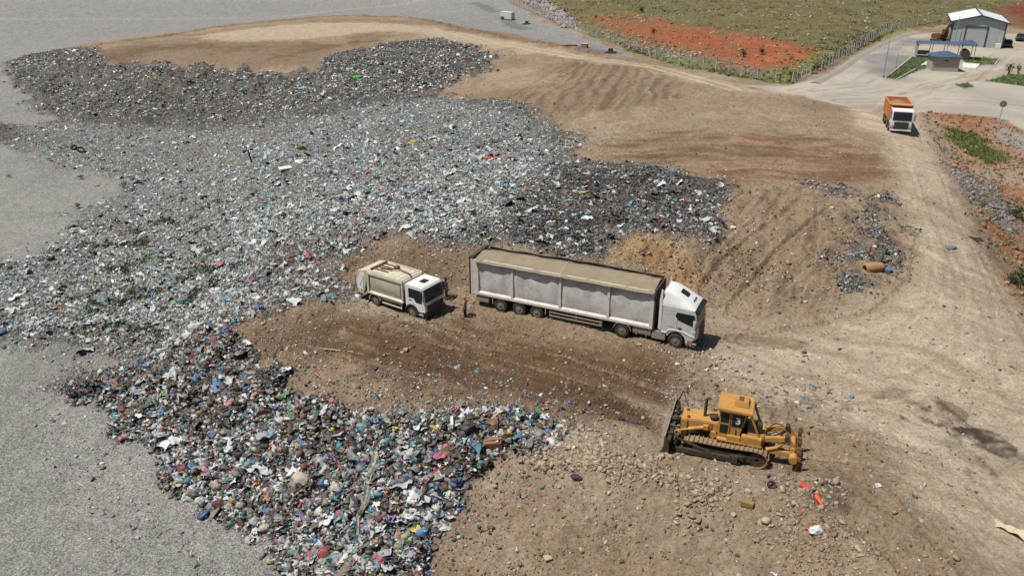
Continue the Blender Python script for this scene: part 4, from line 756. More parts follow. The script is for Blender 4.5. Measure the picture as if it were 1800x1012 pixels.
    MB().box(.05, .55, -.3, .3, 2.6, 2.66).build('roof_hatch', 'glass_dark', cab, .02)
    MB().prism([(1.24, .78), (1.31, .78), (1.31, 1.2), (1.26, 1.24)], -.9, .9).build('grille', 'black_plastic', cab, .02)
    MB().prism([(1.2, .3), (1.34, .34), (1.34, .74), (1.2, .74)], -1.1, 1.1).build('bumper', 'black_plastic', cab, .03)
    marks('lettering', cab, 'sign_grey', 9, lambda u, v: (1.286 - .005*v, -.5 + 1.0*u, 1.29 + .1*v), .1, 3)
    MB().tube([(1.3, -.4, 1.5), (1.22, .1, 1.86)], .012, 5).build('wiper', 'black_plastic', cab)
    for s in (-1, 1):
        MB().prism([(-.28, 1.62), (.2, 1.62), (.4, 1.34), (.98, 1.34), (.9, 2.34), (-.28, 2.34)], s*1.095, s*1.112).build('side_window', 'glass_dark', cab)
        MB().prism([(.5, .5), (1.12, .5), (1.12, .4), (.5, .4)], s*.85, s*1.16).build('step', 'grey_fender', cab, .01)
        f_ = MB(); a = [R(k) for k in range(0, 172, 14)]
        for k in range(len(a) - 1): f_.prism([(.64*math.cos(a[k]), .46 + .66*math.sin(a[k])), (.64*math.cos(a[k+1]), .46 + .66*math.sin(a[k+1])), (.54*math.cos(a[k+1]), .46 + .54*math.sin(a[k+1])), (.54*math.cos(a[k]), .46 + .54*math.sin(a[k]))], s*.7, s*1.18)
        f_.build('wheel_arch', 'black_plastic', cab)
        MB().box(.98, 1.3, s*.92, s*1.12, .5, .72).build('headlight', 'glass_dark', cab, .02)
        MB().box(1.0, 1.12, s*1.16, s*1.36, 1.75, 2.3).build('mirror', 'black_plastic', cab, .03)
        MB().rod((1.0, s*1.08, 2.4), (1.06, s*1.26, 2.3), .04).build('mirror_arm', 'black_plastic', cab); MB().rod((1.08, s*1.1, 1.55), (1.08, s*1.26, 1.76), .04) .build('mirror_arm', 'black_plastic', cab)
        MB().box(-.26, -.02, s*1.1, s*1.115, 1.38, 1.46).build('door_handle', 'black_plastic', cab)
        MB().box(-.36, -.35, s*1.1, s*1.106, .95, 2.4).build('door_seam', 'grey_fender', cab); MB().box(.98, .99, s*1.1, s*1.106, .8, 1.4).build('door_seam', 'grey_fender', cab)
    MB().loft([[(-.7 + .16*math.cos(k), -.95 + .16*math.sin(k), z) for k in [2*math.pi*j/14 for j in range(14)]] for z in (1.0, 1.04, 1.36, 1.4)]).build('blue_drum', 'blue_barrel', t)
    return t
garbage_truck((-6.66, 53.23, -.02), R(-34.2))

# ------------------------------------------------------------------ the bulldozer
paint('ripper_brown', (140, 98, 56), .7, (92,62,40), .6, 4)
def bulldozer(loc, rz):
    t = thing('bulldozer', 'yellow tracked bulldozer numbered 3 with rear ripper beside the stone ridge', 'bulldozer', loc, rz)
    for s in (-1, 1):
        trk = bpy.data.objects.new('track', None); C.objects.link(trk); trk.parent = t
        rad = .46; xa, xb = 1.75, -1.7; za = .48; path = []
        for k in range(9): path.append((xa + rad*math.cos(R(90 - k*22.5)), za + rad*math.sin(R(90 - k*22.5))))
        for k in range(1, 12): path.append((xa + (xb - xa)*k/12, .02))
        for k in range(9): path.append((xb + (rad + .04)*math.cos(R(270 - k*22.5)), za + .04 + (rad + .04)*math.sin(R(270 - k*22.5))))
        for k in range(1, 12): path.append((xb + (xa - xb)*k/12, za + .04 + rad + .08*(1 - k/12) - .05*math.sin(math.pi*k/12)))
        P = [Vector((p[0], 0, p[1])) for p in path]; L_ = [0]
        for a, b in zip(P, P[1:] + P[:1]): L_.append(L_[-1] + (b - a).length)
        nl = 42
        for k in range(nl):
            d = L_[-1]*k/nl; i = max(j for j in range(len(P)) if L_[j] <= d); a, b = P[i], P[(i+1) % len(P)]; u = (d - L_[i])/max(1e-6, L_[i+1] - L_[i]); c = a.lerp(b, u); tn = (b - a).normalized(); no = Vector((tn.z, 0, -tn.x)); no = -no if (c - Vector((0, 0, .5))).dot(no) < 0 and False else no
            ctr = Vector((0, 0, .5)); q = Vector((max(min(c.x, xa), xb), 0, za)); no = (c - q).normalized() if (c - q).length > .1 else no
            M_ = Matrix(((tn.x, 0, no.x, c.x), (0, 1, 0, s*1.02), (tn.z, 0, no.z, c.z), (0, 0, 0, 1))); w_ = L_[-1]/nl*.47
            mb = MB().box(-w_, w_, -.28, .28, -.03, .02, M_); mb.box(-w_ - .015, -w_ + .03, -.28, .28, .0, .095, M_); mb.build('track_shoe', 'track_metal', trk, smooth=0)
        fr = MB().box(xb + .25, xa - .2, s*.82, s*1.22, .22, .66); fr.build('track_frame', 'dozer_dark', trk, .04)
        for x, rr in ((xa, .4), (xb, .44)):
            q = MB(); annulus(q, x, za, rr*.25, rr, s*.86, s*1.2, 20); q.build('sprocket' if x < 0 else 'idler', 'dozer_dark', trk)
        for k in range(6):
            q = MB(); annulus(q, xb + .6 + k*.46, .22, .03, .16, s*.88, s*1.16, 12); q.build('roller', 'dozer_dark', trk)
        MB().box(-1.1, -.55, s*1.18, s*1.36, .28, .72).build('final_drive', 'dozer_dark', trk, .08)
        # push arm of the blade
        arm = MB(); arm.rod((-.5, s*1.46, .46), (2.9, s*1.46, .42), .2, .3); arm.rod((.7, s*1.46, .6), (2.85, s*1.3, 1.1), .13); arm.box(-.75, -.3, s*1.36, s*1.58, .26, .7); arm.build('push_arm', 'dozer_dark', t, .03)
        lc = MB(); lc.tube([(1.15, s*.72, 1.62), (2.0, s*.74, 1.34)], .105, 12); lc.tube([(2.0, s*.74, 1.34), (2.85, s*.76, 1.02)], .055, 10); lc.box(1.0, 1.25, s*.62, s*.82, 1.5, 1.75); lc.build('lift_cylinder', 'dozer_yellow', t)
        # rear ripper linkage
        rp = MB(); rp.rod((-1.95, s*.5, 1.45), (-3.0, s*.55, 1.72), .24, .28); rp.rod((-3.0, s*.55, 1.76), (-3.5, s*.55, 1.15), .2, .24); rp.rod((-1.95, s*.5, .8), (-3.35, s*.55, .82), .2, .28); rp.build('ripper_link', 'dozer_yellow', t, .03)
        MB().tube([(-1.9, s*.55, .75), (-2.6, s*.56, 1.1), (-3.0, s*.57, 1.55)], [.1, .1, .06], 12).build('ripper_cylinder', 'dozer_yellow', t)
        q = MB(); annulus(q, -3.02, 1.78, .02, .13, s*.38, s*.72, 14); q.build('pivot_pin', 'dozer_dark', t)
    MB().tube([(-3.45, -1.2, .88), (-3.45, 1.2, .88)], .21, 16).tube([(-3.38, -.75, 1.2), (-3.38, .75, 1.2)], .14, 12).build('ripper_beam', 'dozer_yellow', t)
    for y in (-1.0, 0, 1.0): MB().prism([(-3.62, 1.6), (-3.8, 1.6), (-3.8, .5), (-3.72, .16), (-3.56, .1), (-3.62, .5)], y - .05, y + .05).box(-3.84, -3.56, y - .09, y + .09, .8, 1.02).box(-3.82, -3.58, y - .08, y + .08, 1.22, 1.4).build('ripper_shank', 'ripper_brown', t, .02)
    # hull and engine
    MB().box(-2.0, 2.1, -.62, .62, .45, 1.05).build('hull', 'dozer_dark', t, .04)
    hood = MB().prism([(.42, 1.3), (.42, 1.92), (2.15, 1.84), (2.38, 1.72), (2.42, 1.3)], -.58, .58).build('hood', 'dozer_yellow', t, .05)
    MB().box(2.08, 2.46, -.66, .66, .62, 1.86).build('radiator_guard', 'dozer_yellow', t, .06)
    MB().box(2.44, 2.5, -.5, .5, .75, 1.7).build('grille', 'dozer_dark', t)
    MB().box(.5, 2.05, -.5, .5, 1.0, 1.32).build('engine_block', 'dozer_dark', t, .05)
    for s in (-1, 1):
        q = MB(); annulus(q, .72, 1.2, .02, .2, s*.48, s*.7, 16); q.build('air_tank', 'dozer_yellow', t)
    for x, y in ((2.22, -.3), (2.1, .38)): MB().loft([[(x + rr*math.cos(k), y + rr*math.sin(k), z) for k in [2*math.pi*j/12 for j in range(12)]] for z, rr in ((1.78, .08), (1.92, .09), (1.95, .05))]).build('filler_cap', 'rust', hood)
    MB().tube([(1.28, .02, 1.85), (1.28, .02, 2.85), (1.22, .02, 3.0), (1.05, .02, 3.02)], [.085, .085, .08, .08], 12).build('exhaust_pipe', 'dozer_dark', t)
    MB().loft([[(.78 + rr*math.cos(k), -.02 + .26 + rr*math.sin(k), z) for k in [2*math.pi*j/20 for j in range(20)]] for z, rr in ((1.86, .1), (2.02, .1), (2.04, .24), (2.14, .24), (2.18, .14))]).build('air_intake', 'black_plastic', t)
    # cab
    cab = MB().prism([(.48, 1.2), (.48, 2.92), (-.95, 2.92), (-.6, 1.2)], -.74, .74).build('cab', 'dozer_yellow', t, .03)
    MB().prism([(.64, 2.9), (.62, 3.06), (-1.18, 3.02), (-1.2, 2.88)], -.9, .9).build('roof', 'dozer_yellow', cab, .03)
    MB().loft([[(x0, y0, 3.03), (x1, y0, 3.03), (x1, y1, 3.03), (x0, y1, 3.03)] if k == 0 else [(x0 + .12, y0 + .1, 3.3), (x1 - .06, y0 + .1, 3.34), (x1 - .06, y1 - .1, 3.34), (x0 + .12, y1 - .1, 3.3)] for k in (0, 1) for x0, x1, y0, y1 in [(-.98, -.18, -.42, .42)]]).build('air_conditioner', 'dozer_yellow', cab, .03)
    MB().box(-.62, -.38, -.2, .2, 3.325, 3.345).build('vent', 'rust', cab)
    for s in (-1, 1):
        q = MB().box(-.02, .4, s*.73, s*.752, 2.16, 2.74); q.build('window', 'glass_dark', cab); MB().box(-.02, .4, s*.73, s*.752, 1.5, 2.02).build('window', 'glass_dark', cab)
        MB().prism([(-.18, 2.74), (-.82, 2.74), (-.72, 1.98), (-.18, 1.98)], s*.73, s*.752).build('window', 'glass_dark', cab)
        MB().box(-.12, -.08, s*.74, s*.77, 1.25, 2.85).box(-.45, -.4, s*.74, s*.78, 1.4, 1.85).build('door_handle', 'rust', cab)
        MB().rod((-1.1, s*.8, 2.9), (-1.75, s*.72, 1.3), .11).build('roof_strut', 'dozer_yellow', t, .01)
        MB().box(-1.85, .5, s*.6, s*.98, 1.1, 1.22).build('fender', 'dozer_yellow', t, .03)
        MB().box(-1.8, -.75, s*.62, s*.95, 1.2, 1.62).build('battery_box', 'dozer_yellow', t, .03)
        MB().box(-.72, .0, s*.76, s*.93, 1.2, 1.5).build('tool_box', 'dozer_yellow', t, .03)
    MB().box(.47, .5, -.6, .6, 1.95, 2.8).build('windscreen', 'glass_dark', cab)
    MB().prism([(-.97, 2.8), (-.99, 2.8), (-.82, 1.95), (-.78, 1.95)], -.6, .6).build('rear_window', 'glass_dark', cab)
    MB().box(-1.95, -1.0, -.6, .6, 1.0, 1.7).build('fuel_tank', 'dozer_yellow', t, .06)
    MB().box(-1.75, -1.35, .15, .55, 1.72, 2.25).build('rear_lamp', 'black_plastic', t, .05)
    # number painted white on the near rear window
    fc = bpy.data.curves.new('number', 'FONT'); fc.body = '3'; fc.size = .54; fc.extrude = .002; fc.offset = .018; fo = bpy.data.objects.new('number', fc); C.objects.link(fo); bpy.context.view_layer.update()
    me = bpy.data.meshes.new_from_object(fo.evaluated_get(bpy.context.evaluated_depsgraph_get())); bpy.data.objects.remove(fo); no_ = bpy.data.objects.new('number', me); C.objects.link(no_); me.materials.clear(); me.materials.append(MATS['mark_white'])
    no_.parent = t; no_.rotation_euler = (R(90), 0, R(180)); no_.location = (-.36, .762, 2.2)
    for s in (-1, 1):
        MB().tube([(.5, s*.3, 1.9), (.9, s*.66, 1.75), (1.2, s*.74, 1.68)], .025, 6).build('hose', 'black_plastic', t); MB().tube([(-1.9, s*.3, 1.5), (-2.4, s*.42, 1.95), (-2.9, s*.5, 1.8)], .028, 6).build('hose', 'black_plastic', t)
    rr_ = np.random.default_rng(55); n_ = 260; pb = np.stack([rr_.uniform(2.5, 3.0, n_), rr_.uniform(-1.7, 1.5, n_), rr_.uniform(.1, 1.25, n_)], 1); i_ = np.full(n_, int(np.argmax(drk)))
    tt_ = refuse_tint(i_, rr_); gm = rr_.random(n_) < .35; tt_[gm] = al(74,82,58); cr = pieces('caught_refuse', MATS['refuse_bits'], pb, np.exp(rr_.normal(np.log(.09), .45, n_)), tt_, (shape_sheet, shape_strip, shape_crumple), 56, tilt=2); cr.parent = t
    # blade, tipped forward and pushed into the ground, with refuse behind it
    def bl(u, v):
        return (3.06 + .62*(1 - v)**2.2 + .16*max(0, v - .6), -2.0 + 4.0*u, .0 + 1.42*v**1.15)
    blade = MB().sheet(bl, 12, 8).build('blade', 'blade_steel', t, solid=.06)
    b2 = MB()
    for s in (-1, 1): b2.prism([(2.74, .1), (3.6, .0), (3.3, .3), (3.08, .7), (3.1, 1.4), (2.85, 1.25)], s*1.95, s*2.02)
    for y in (-1.4, -.7, 0, .7, 1.4): b2.box(2.78, 3.02, y - .05, y + .05, .1, 1.35)
    b2.box(2.78, 2.98, -1.9, 1.9, .2, .45).box(2.78, 2.98, -1.9, 1.9, 1.0, 1.2); b2.build('blade_frame', 'dozer_dark', t, .02)
    MB().rod((2.95, -1.85, 1.4), (2.72, -1.75, 2.15), .06).rod((2.72, -1.75, 2.15), (2.2, -.6, 1.75), .05).build('blade_gauge', 'dozer_dark', t)
    return t
bulldozer((11.70, 36.20, -.02), R(160.4))

# ------------------------------------------------------------------ the tipper lorry on the haul road
def dump_truck(loc, rz):
    t = thing('dump_truck', 'white tipper lorry with orange bed of soil on the haul road', 'truck', loc, rz)
    arch = [(.6*math.cos(q), .5 + .6*math.sin(q)) for q in [R(k) for k in range(160, 14, -12)]]
    cab = MB().prism([(-.7, 1.0)] + arch + [(.64, .5), (1.3, .5), (1.36, .8), (1.34, 1.6), (1.15, 2.5), (1.0, 2.82), (.8, 2.9), (-.7, 2.9)], -1.17, 1.17).build('cab', 'white_cab', t, .08)
    MB().prism([(1.345, 1.62), (1.38, 1.64), (1.14, 2.6), (1.08, 2.62)], -1.06, 1.06).build('windscreen', 'glass_dark', cab, .01)
    MB().prism([(1.33, .56), (1.42, .56), (1.41, 1.42), (1.33, 1.46)], -.82, .82).build('grille', 'black_plastic', cab, .03)
    MB().prism([(1.3, .34), (1.42, .36), (1.42, .58), (1.3, .58)], -1.22, 1.22).build('bumper', 'white_cab', cab, .03)
    MB().box(1.405, 1.44, -.26, .26, .42, .54).build('number_plate', 'mark_white', cab)
    marks('lettering', cab, 'galvanised', 7, lambda u, v: (1.372 - .02*v, -.6 + 1.2*u, 1.45 + .12*v), .1, 9)
    for s in (-1, 1):
        MB().box(1.2, 1.42, s*.84, s*1.2, .66, .98).build('headlight', 'galvanised', cab, .03)
        MB().prism([(-.35, 1.72), (1.16, 1.62), (1.0, 2.55), (-.35, 2.6)], s*1.165, s*1.185).build('side_window', 'glass_dark', cab)
        MB().box(1.05, 1.2, s*1.3, s*1.52, 1.6, 2.4).build('mirror', 'galvanised', cab, .03); MB().rod((1.05, s*1.2, 2.5), (1.1, s*1.42, 2.42), .05).build('mirror_arm', 'black_plastic', cab)
        wheel(t, 0, s*1.25, .52, .32, s); wheel(t, -1.9, s*1.25, .52, .32, s); wheel(t, -4.3, s*1.25, .52, .55, s); wheel(t, -5.65, s*1.25, .52, .55, s)
        MB().box(-3.6, -2.5, s*.6, s*1.15, .5, .95).build('fuel_tank', 'tank_metal', t, .05)
    MB().box(-6.4, 1.0, -.5, .5, .7, 1.1).build('chassis', 'dusty_dark', t, .03)
    bed = MB().prism([(-.95, 1.25), (-.95, 3.05), (-.85, 3.15), (.25, 3.2), (.25, 3.28), (-.95, 3.28), (-1.05, 3.2), (-1.05, 1.2)], -1.25, 1.25).build('bed', 'bed_orange', t, .02)
    for s in (-1, 1):
        MB().prism([(-1.0, 1.2), (-6.4, 1.2), (-6.6, 2.95), (-1.0, 3.15)], s*1.2, s*1.28).build('side_wall', 'bed_orange', bed, .01)
        for x in (-1.3, -2.6, -3.9, -5.2, -6.2): MB().box(x - .07, x + .07, s*1.28, s*1.35, 1.25, 3.0).build('side_rib', 'bed_orange', bed, .01)
        MB().box(-6.6, -1.0, s*1.18, s*1.36, 2.98, 3.1).build('top_rail', 'bed_orange', bed, .01)
    MB().box(-6.6, -6.48, -1.25, 1.25, 1.2, 3.1).build('tailgate', 'bed_orange', bed, .01); MB().box(-6.5, -1.0, -1.2, 1.2, 1.18, 1.3).build('bed_floor', 'bed_orange', bed)
    MB().sheet(lambda u, v: (-6.45 + 5.4*u, -1.18 + 2.36*v, 2.4 + .75*math.sin(math.pi*u)**.8*math.sin(math.pi*v)**.8 + .05*math.sin(u*23)*math.sin(v*19)), 20, 12).build('soil_load', 'sand_load', t, smooth=0)
    return t
q = at_z(1581, 236, 3.0); dh = R(-107.5); ox, oy = q[0] - 1.4*math.cos(dh), q[1] - 1.4*math.sin(dh)
dump_truck((ox, oy, z0(ox, oy) + .02), dh)

# ------------------------------------------------------------------ people and the dog
def skin_mesh(name, verts, edges, radii, sub=2):
    me = bpy.data.meshes.new(name); me.from_pydata(verts, edges, []); o = bpy.data.objects.new(name, me); C.objects.link(o)
    md = o.modifiers.new('skin', 'SKIN'); md.use_smooth_shade = True; md.branch_smoothing = .4
    for i, rr in enumerate(radii): o.data.skin_vertices[0].data[i].radius = (rr, rr) if not isinstance(rr, tuple) else rr
    o.data.skin_vertices[0].data[0].use_root = True
    s_ = o.modifiers.new('sub', 'SUBSURF'); s_.levels = sub; s_.render_levels = sub; bpy.context.view_layer.update()
    out = bpy.data.meshes.new_from_object(o.evaluated_get(bpy.context.evaluated_depsgraph_get())); bpy.data.objects.remove(o); return out
def joined(name, meshes, mat, parent):
    bm = bmesh.new()
    for m_ in meshes: bm.from_mesh(m_)
    me = bpy.data.meshes.new(name); bm.to_mesh(me); bm.free(); me.materials.clear(); me.materials.append(MATS[mat]); me.shade_smooth(); o = bpy.data.objects.new(name, me); C.objects.link(o); o.parent = parent; return o
def person(label, loc, rz, shirt, trousers, cap, arms):
    t = thing('person', label, 'person', loc, rz)         # faces +x
    hd = [(0, 0, .97), (0, 0, 1.15), (0, 0, 1.34), (0, 0, 1.46), (.015, 0, 1.54), (.03, 0, 1.63), (.035, 0, 1.70)]
    hips = {}; V = list(hd); E = [(i, i+1) for i in range(6)]; RA = [(.13, .16), (.115, .14), (.12, .17), (.07, .10), .055, (.095, .078), (.088, .072)]
    for s in (-1, 1):
        b = len(V); V += [(0, s*.09, .88), (.02, s*.105, .50), (-.01, s*.11, .10), (.05, s*.115, .045), (.15, s*.13, .035)]; RA += [.095, .06, .042, .045, .035]; E += [(0, b), (b, b+1), (b+1, b+2), (b+2, b+3), (b+3, b+4)]
        sh, el, wr = arms[s]; b = len(V); V += [(0, s*.18, 1.41), sh, el, wr]; RA += [.06, .048, .038, .03]; E += [(2, b), (b, b+1), (b+1, b+2), (b+2, b+3)]
        d = (Vector(wr) - Vector(el)).normalized(); side = Vector((0, -s, 0)); up = d.cross(side).normalized(); pm = Vector(wr) + d*.07; V.append(tuple(pm)); RA.append((.036, .02)); E.append((b+3, b+4)); p_ = b + 4
        for k, ln in enumerate((.065, .075, .07, .055)):
            o_ = pm + d*.03 + up*(.024 - .016*k); n = len(V); V += [tuple(o_), tuple(o_ + d*ln*.55 + side*.006), tuple(o_ + d*ln + side*.022)]; RA += [.0095, .0085, .007]; E += [(p_, n), (n, n+1), (n+1, n+2)]
        n = len(V); V += [tuple(Vector(wr) + d*.03 + up*.035 + side*.01), tuple(Vector(wr) + d*.07 + up*.05 + side*.025)]; RA += [.011, .008]; E += [(b+3, n), (n, n+1)]
    body = joined('body', [skin_mesh('b', V, E, RA)], 'skin', t)
    ft = MB(); ft.loft([[(.105, -.016, 1.60), (.105, .016, 1.60), (.148, .01, 1.605), (.148, -.01, 1.605)], [(.108, -.007, 1.66), (.108, .007, 1.66), (.126, .005, 1.66), (.126, -.005, 1.66)]]); ft.build('nose', 'skin', body)
    for s in (-1, 1):
        MB().box(.112, .124, s*.032 - .012, s*.032 + .012, 1.652, 1.664).build('eye', 'hair', body); MB().loft([[(.02 + rr*math.cos(k)*.5, s*y, 1.635 + rr*math.sin(k)) for k in [2*math.pi*j/10 for j in range(10)]] for y, rr in ((.075, .02), (.092, .034), (.098, .025))]).build('ear', 'skin', body)
    MB().box(.108, .119, -.022, .022, 1.572, 1.580).build('mouth', 'hair', body)
    a = [(0, 0, .90), (0, 0, 1.15), (0, 0, 1.35), (0, 0, 1.455)]; V = list(a); E = [(0, 1), (1, 2), (2, 3)]; RA = [(.155, .185), (.14, .17), (.145, .19), (.085, .12)]
    for s in (-1, 1): sh, el, wr = arms[s]; b = len(V); w2 = Vector(el).lerp(Vector(wr), .9); V += [(0, s*.19, 1.41), sh, el, tuple(w2)]; RA += [.078, .068, .058, .05]; E += [(2, b), (b, b+1), (b+1, b+2), (b+2, b+3)]
    joined('shirt', [skin_mesh('s', V, E, RA)], shirt, t)
    V = [(0, 0, .98), (0, 0, .92)]; E = [(0, 1)]; RA = [(.145, .175), (.15, .18)]
    for s in (-1, 1): b = len(V); V += [(0, s*.095, .84), (.02, s*.108, .50), (-.01, s*.112, .09)]; RA += [.118, .085, .075]; E += [(1, b), (b, b+1), (b+1, b+2)]
    joined('trousers', [skin_mesh('t', V, E, RA)], trousers, t)
    for s in (-1, 1): joined('shoe', [skin_mesh('f', [(-.03, s*.115, .045), (.06, s*.12, .05), (.17, s*.135, .04)], [(0, 1), (1, 2)], [(.05, .05), (.055, .045), (.045, .035)], 1)], 'shoe', t)
    n = 16; q = MB(); q.loft([[(.02 + rr*1.15*math.cos(k), rr*math.sin(k), z) for k in [2*math.pi*j/n for j in range(n)]] for z, rr in ((1.665, .1), (1.72, .1), (1.765, .085), (1.79, .04))])
    if cap == 'hat_tan': q.prism([(.10, -.07), (.2, -.05), (.21, .05), (.10, .07)], 1.675, 1.69, 'z')
    q.build('cap' if cap == 'hat_tan' else 'hair', cap, t); return t
x, y, z = spot(818, 557)[0]; person('worker in light cap, brown shirt and dark trousers standing behind the long trailer', (x, y, z - .01), R(165), 'cloth_grey', 'cloth_dark', 'hat_tan', {-1: ((.05, -.24, 1.15), (.16, -.2, .98), (.3, -.08, 1.05)), 1: ((.0, .25, 1.14), (.06, .27, .88), (.12, .24, .70))})
x, y, z = spot(785, 523)[0]; person('bareheaded worker in dark clothes standing at the front corner of the refuse lorry', (x, y, z - .01), R(205), 'cloth_navy', 'cloth_dark', 'hair', {-1: ((.0, -.25, 1.14), (.05, -.27, .88), (.12, -.24, .70)), 1: ((.03, .25, 1.14), (.14, .27, .95), (.32, .22, 1.02))})
def dog(loc, rz):
    t = thing('dog', 'pale tan dog walking across the dark refuse behind the trailer', 'dog', loc, rz)
    V = [(-.28, 0, .56), (-.08, 0, .55), (.14, 0, .54), (.30, 0, .60), (.42, 0, .66), (.50, 0, .68), (.62, 0, .62), (-.38, 0, .58), (-.52, 0, .50), (-.62, 0, .36)]
    RA = [(.11, .10), (.105, .095), (.145, .115), (.10, .08), .075, (.085, .08), .042, .05, .038, .02]; E = [(1, 0), (1, 2), (2, 3), (3, 4), (4, 5), (5, 6), (0, 7), (7, 8), (8, 9)]
    for s, dx in ((-1, .1), (1, -.08)):
        b = len(V); V += [(-.28, s*.08, .42), (-.20 + dx*.4, s*.085, .30), (-.36 + dx, s*.085, .19), (-.32 + dx, s*.085, .03), (-.26 + dx, s*.085, .02)]; RA += [.075, .05, .03, .026, .03]; E += [(0, b), (b, b+1), (b+1, b+2), (b+2, b+3), (b+3, b+4)]
        b = len(V); V += [(.2, s*.08, .42), (.16 - dx*.5, s*.085, .28), (.19 - dx, s*.085, .15), (.2 - dx, s*.085, .03), (.26 - dx, s*.085, .02)]; RA += [.06, .04, .03, .026, .03]; E += [(2, b), (b, b+1), (b+1, b+2), (b+2, b+3), (b+3, b+4)]
    V = [V[1], V[0]] + V[2:]; sw = {0: 1, 1: 0}; E = [(sw.get(a, a), sw.get(b, b)) for a, b in E]; RA = [RA[1], RA[0]] + RA[2:]
    bd = joined('body', [skin_mesh('d', V, E, RA)], 'fur_tan', t)
    for s in (-1, 1): MB().prism([(.44, .72), (.5, .72), (.45, .84)], s*.045, s*.075).build('ear', 'brown_grime', bd)
    MB().box(.645, .67, -.02, .02, .61, .64).build('nose', 'hair', bd); return t
x, y, z = spot(1024, 353)[0]; dog((x, y, z + .12), R(-8))

# ------------------------------------------------------------------ the yard: shed, canopy, gatehouse, fences
def warehouse(loc, rz):
    t = thing('warehouse', 'pale metal warehouse with white gabled roof, navy trim and roller door', 'warehouse', loc, rz); W, D, E_, RG = 4.85, 16.0, 4.9, 6.15
    wl = MB().prism([(-W, -.6), (W, -.6), (W, E_), (0, RG), (-W, E_)], 0, D).build('wall', 'shed_metal', t)
    rb = MB()
    for k in range(24):
        x = -W + .2 + k*(2*W - .4)/23
        if -2.6 < x < 1.9: rb.box(x - .02, x + .02, -.02, 0, 4.1, E_ + (RG - E_)*(1 - abs(x)/W) - .05)
        else: rb.box(x - .02, x + .02, -.02, 0, 0, E_ + (RG - E_)*(1 - abs(x)/W) - .05)
    rb.build('cladding_rib', 'shed_metal', wl)
    for s in (-1, 1):
        f = MB(); q = (RG - E_)/W; f.prism([(0, RG + .06), (s*(W + .45), E_ + .06 - .45*q), (s*(W + .45), E_ + .2 - .45*q), (0, RG + .2)], -.45, D + .4); rf = f.build('roof', 'roof_white', t)
        MB().prism([(s*.0, RG - .1), (s*(W + .45), E_ - .1 - .45*q), (s*(W + .45), E_ + .21 - .45*q), (0, RG + .21)], -.53, -.45).build('verge_trim', 'trim_navy', rf); MB().box(s*(W + .45), s*(W + .55), -.5, D + .4, E_ - .25, E_ + .06).build('gutter', 'trim_navy', rf)
        MB().box(s*W - .12, s*W + .12, -.06, .1, -.3, E_).build('corner_trim', 'trim_navy', wl)
    MB().box(-.16, .16, -.5, D + .4, RG + .17, RG + .24).build('ridge_cap', 'trim_navy', t)
    dr = MB(); 
    for k in range(8): dr.box(-2.15, 1.55, -.05, -.01 - .02*(k % 2), .0 + .48*k, .46 + .48*k)
    d_ = dr.build('roller_door', 'door_grey', t); MB().box(-2.4, -2.15, -.14, -.0, 0, 4.05).box(1.55, 1.8, -.14, -.0, 0, 4.05).box(-2.4, 1.8, -.16, -.0, 3.85, 4.1).build('door_frame', 'trim_navy', d_)
    MB().box(2.8, 3.6, -.05, -.02, 0, 2.1).build('side_door', 'door_grey', t); MB().box(3.6, 4.6, -.9, -.2, 0, 1.0).build('cabinet', 'roof_white', t, .03); return t
warehouse((95.9, 171.0, 3.5), R(-24.2))
def hip(mb, x0, x1, y0, y1, z0_, z1_, in_x, in_y): return mb.loft([[(x0, y0, z0_), (x1, y0, z0_), (x1, y1, z0_), (x0, y1, z0_)], [(x0 + in_x, (y0 + y1)/2 - in_y, z1_), (x1 - in_x, (y0 + y1)/2 - in_y, z1_), (x1 - in_x, (y0 + y1)/2 + in_y, z1_), (x0 + in_x, (y0 + y1)/2 + in_y, z1_)]])
def gatehouse(loc, rz):
    t = thing('gatehouse', 'small beige gatehouse with hipped blue roof between two concrete pads', 'gatehouse', loc, rz)
    wl = MB().box(-2.15, 2.15, 0, 3.4, -.3, 2.35).build('wall', 'plaster', t); MB().box(-2.2, 2.2, -.05, 3.45, -.3, .25).build('plinth', 'concrete', wl)
    hip(MB().box(-2.5, 2.5, -.4, 3.8, 2.35, 2.47), -2.5, 2.5, -.4, 3.8, 2.475, 3.2, 2.0, .05).build('roof', 'roof_blue', t); MB().box(-.3, .35, -.02, .06, 1.7, 1.92).build('window', 'glass_dark', wl); MB().box(2.14, 2.17, .8, 1.7, .0, 2.0).build('door', 'trim_navy', wl); return t
gatehouse((74.9, 141.2, 3.36), R(-11.7))
def canopy(loc, rz):
    t = thing('weighbridge_canopy', 'long open canopy with blue roof on thin posts behind the gatehouse', 'canopy', loc, rz)
    rf = MB(); rf.loft([[(-5.1, -1.4, 2.55), (5.1, -1.4, 2.55), (5.1, 1.4, 2.6), (-5.1, 1.4, 2.6)], [(-5.0, -.2, 3.0), (5.0, -.2, 3.0), (5.0, .2, 3.0), (-5.0, .2, 3.0)]]); hip(rf, 2.4, 5.4, -1.7, 1.7, 2.7, 3.35, 1.2, .2); rf.build('roof', 'roof_blue', t)
    for x in (-4.9, -2.4, .1, 2.6, 4.9):
        for y in (-1.2, 1.2): MB().box(x - .05, x + .05, y - .05, y + .05, -.3, 2.6).build('post', 'galvanised', t)
    MB().box(-4.9, -4.84, -1.2, 1.2, .3, 2.4).box(-4.9, -2.4, 1.2, 1.25, .3, 1.1).build('rail', 'galvanised', t); return t
cx_, cy_ = 82.2, 156.4; canopy((cx_, cy_, z0(cx_, cy_)), R(-16))
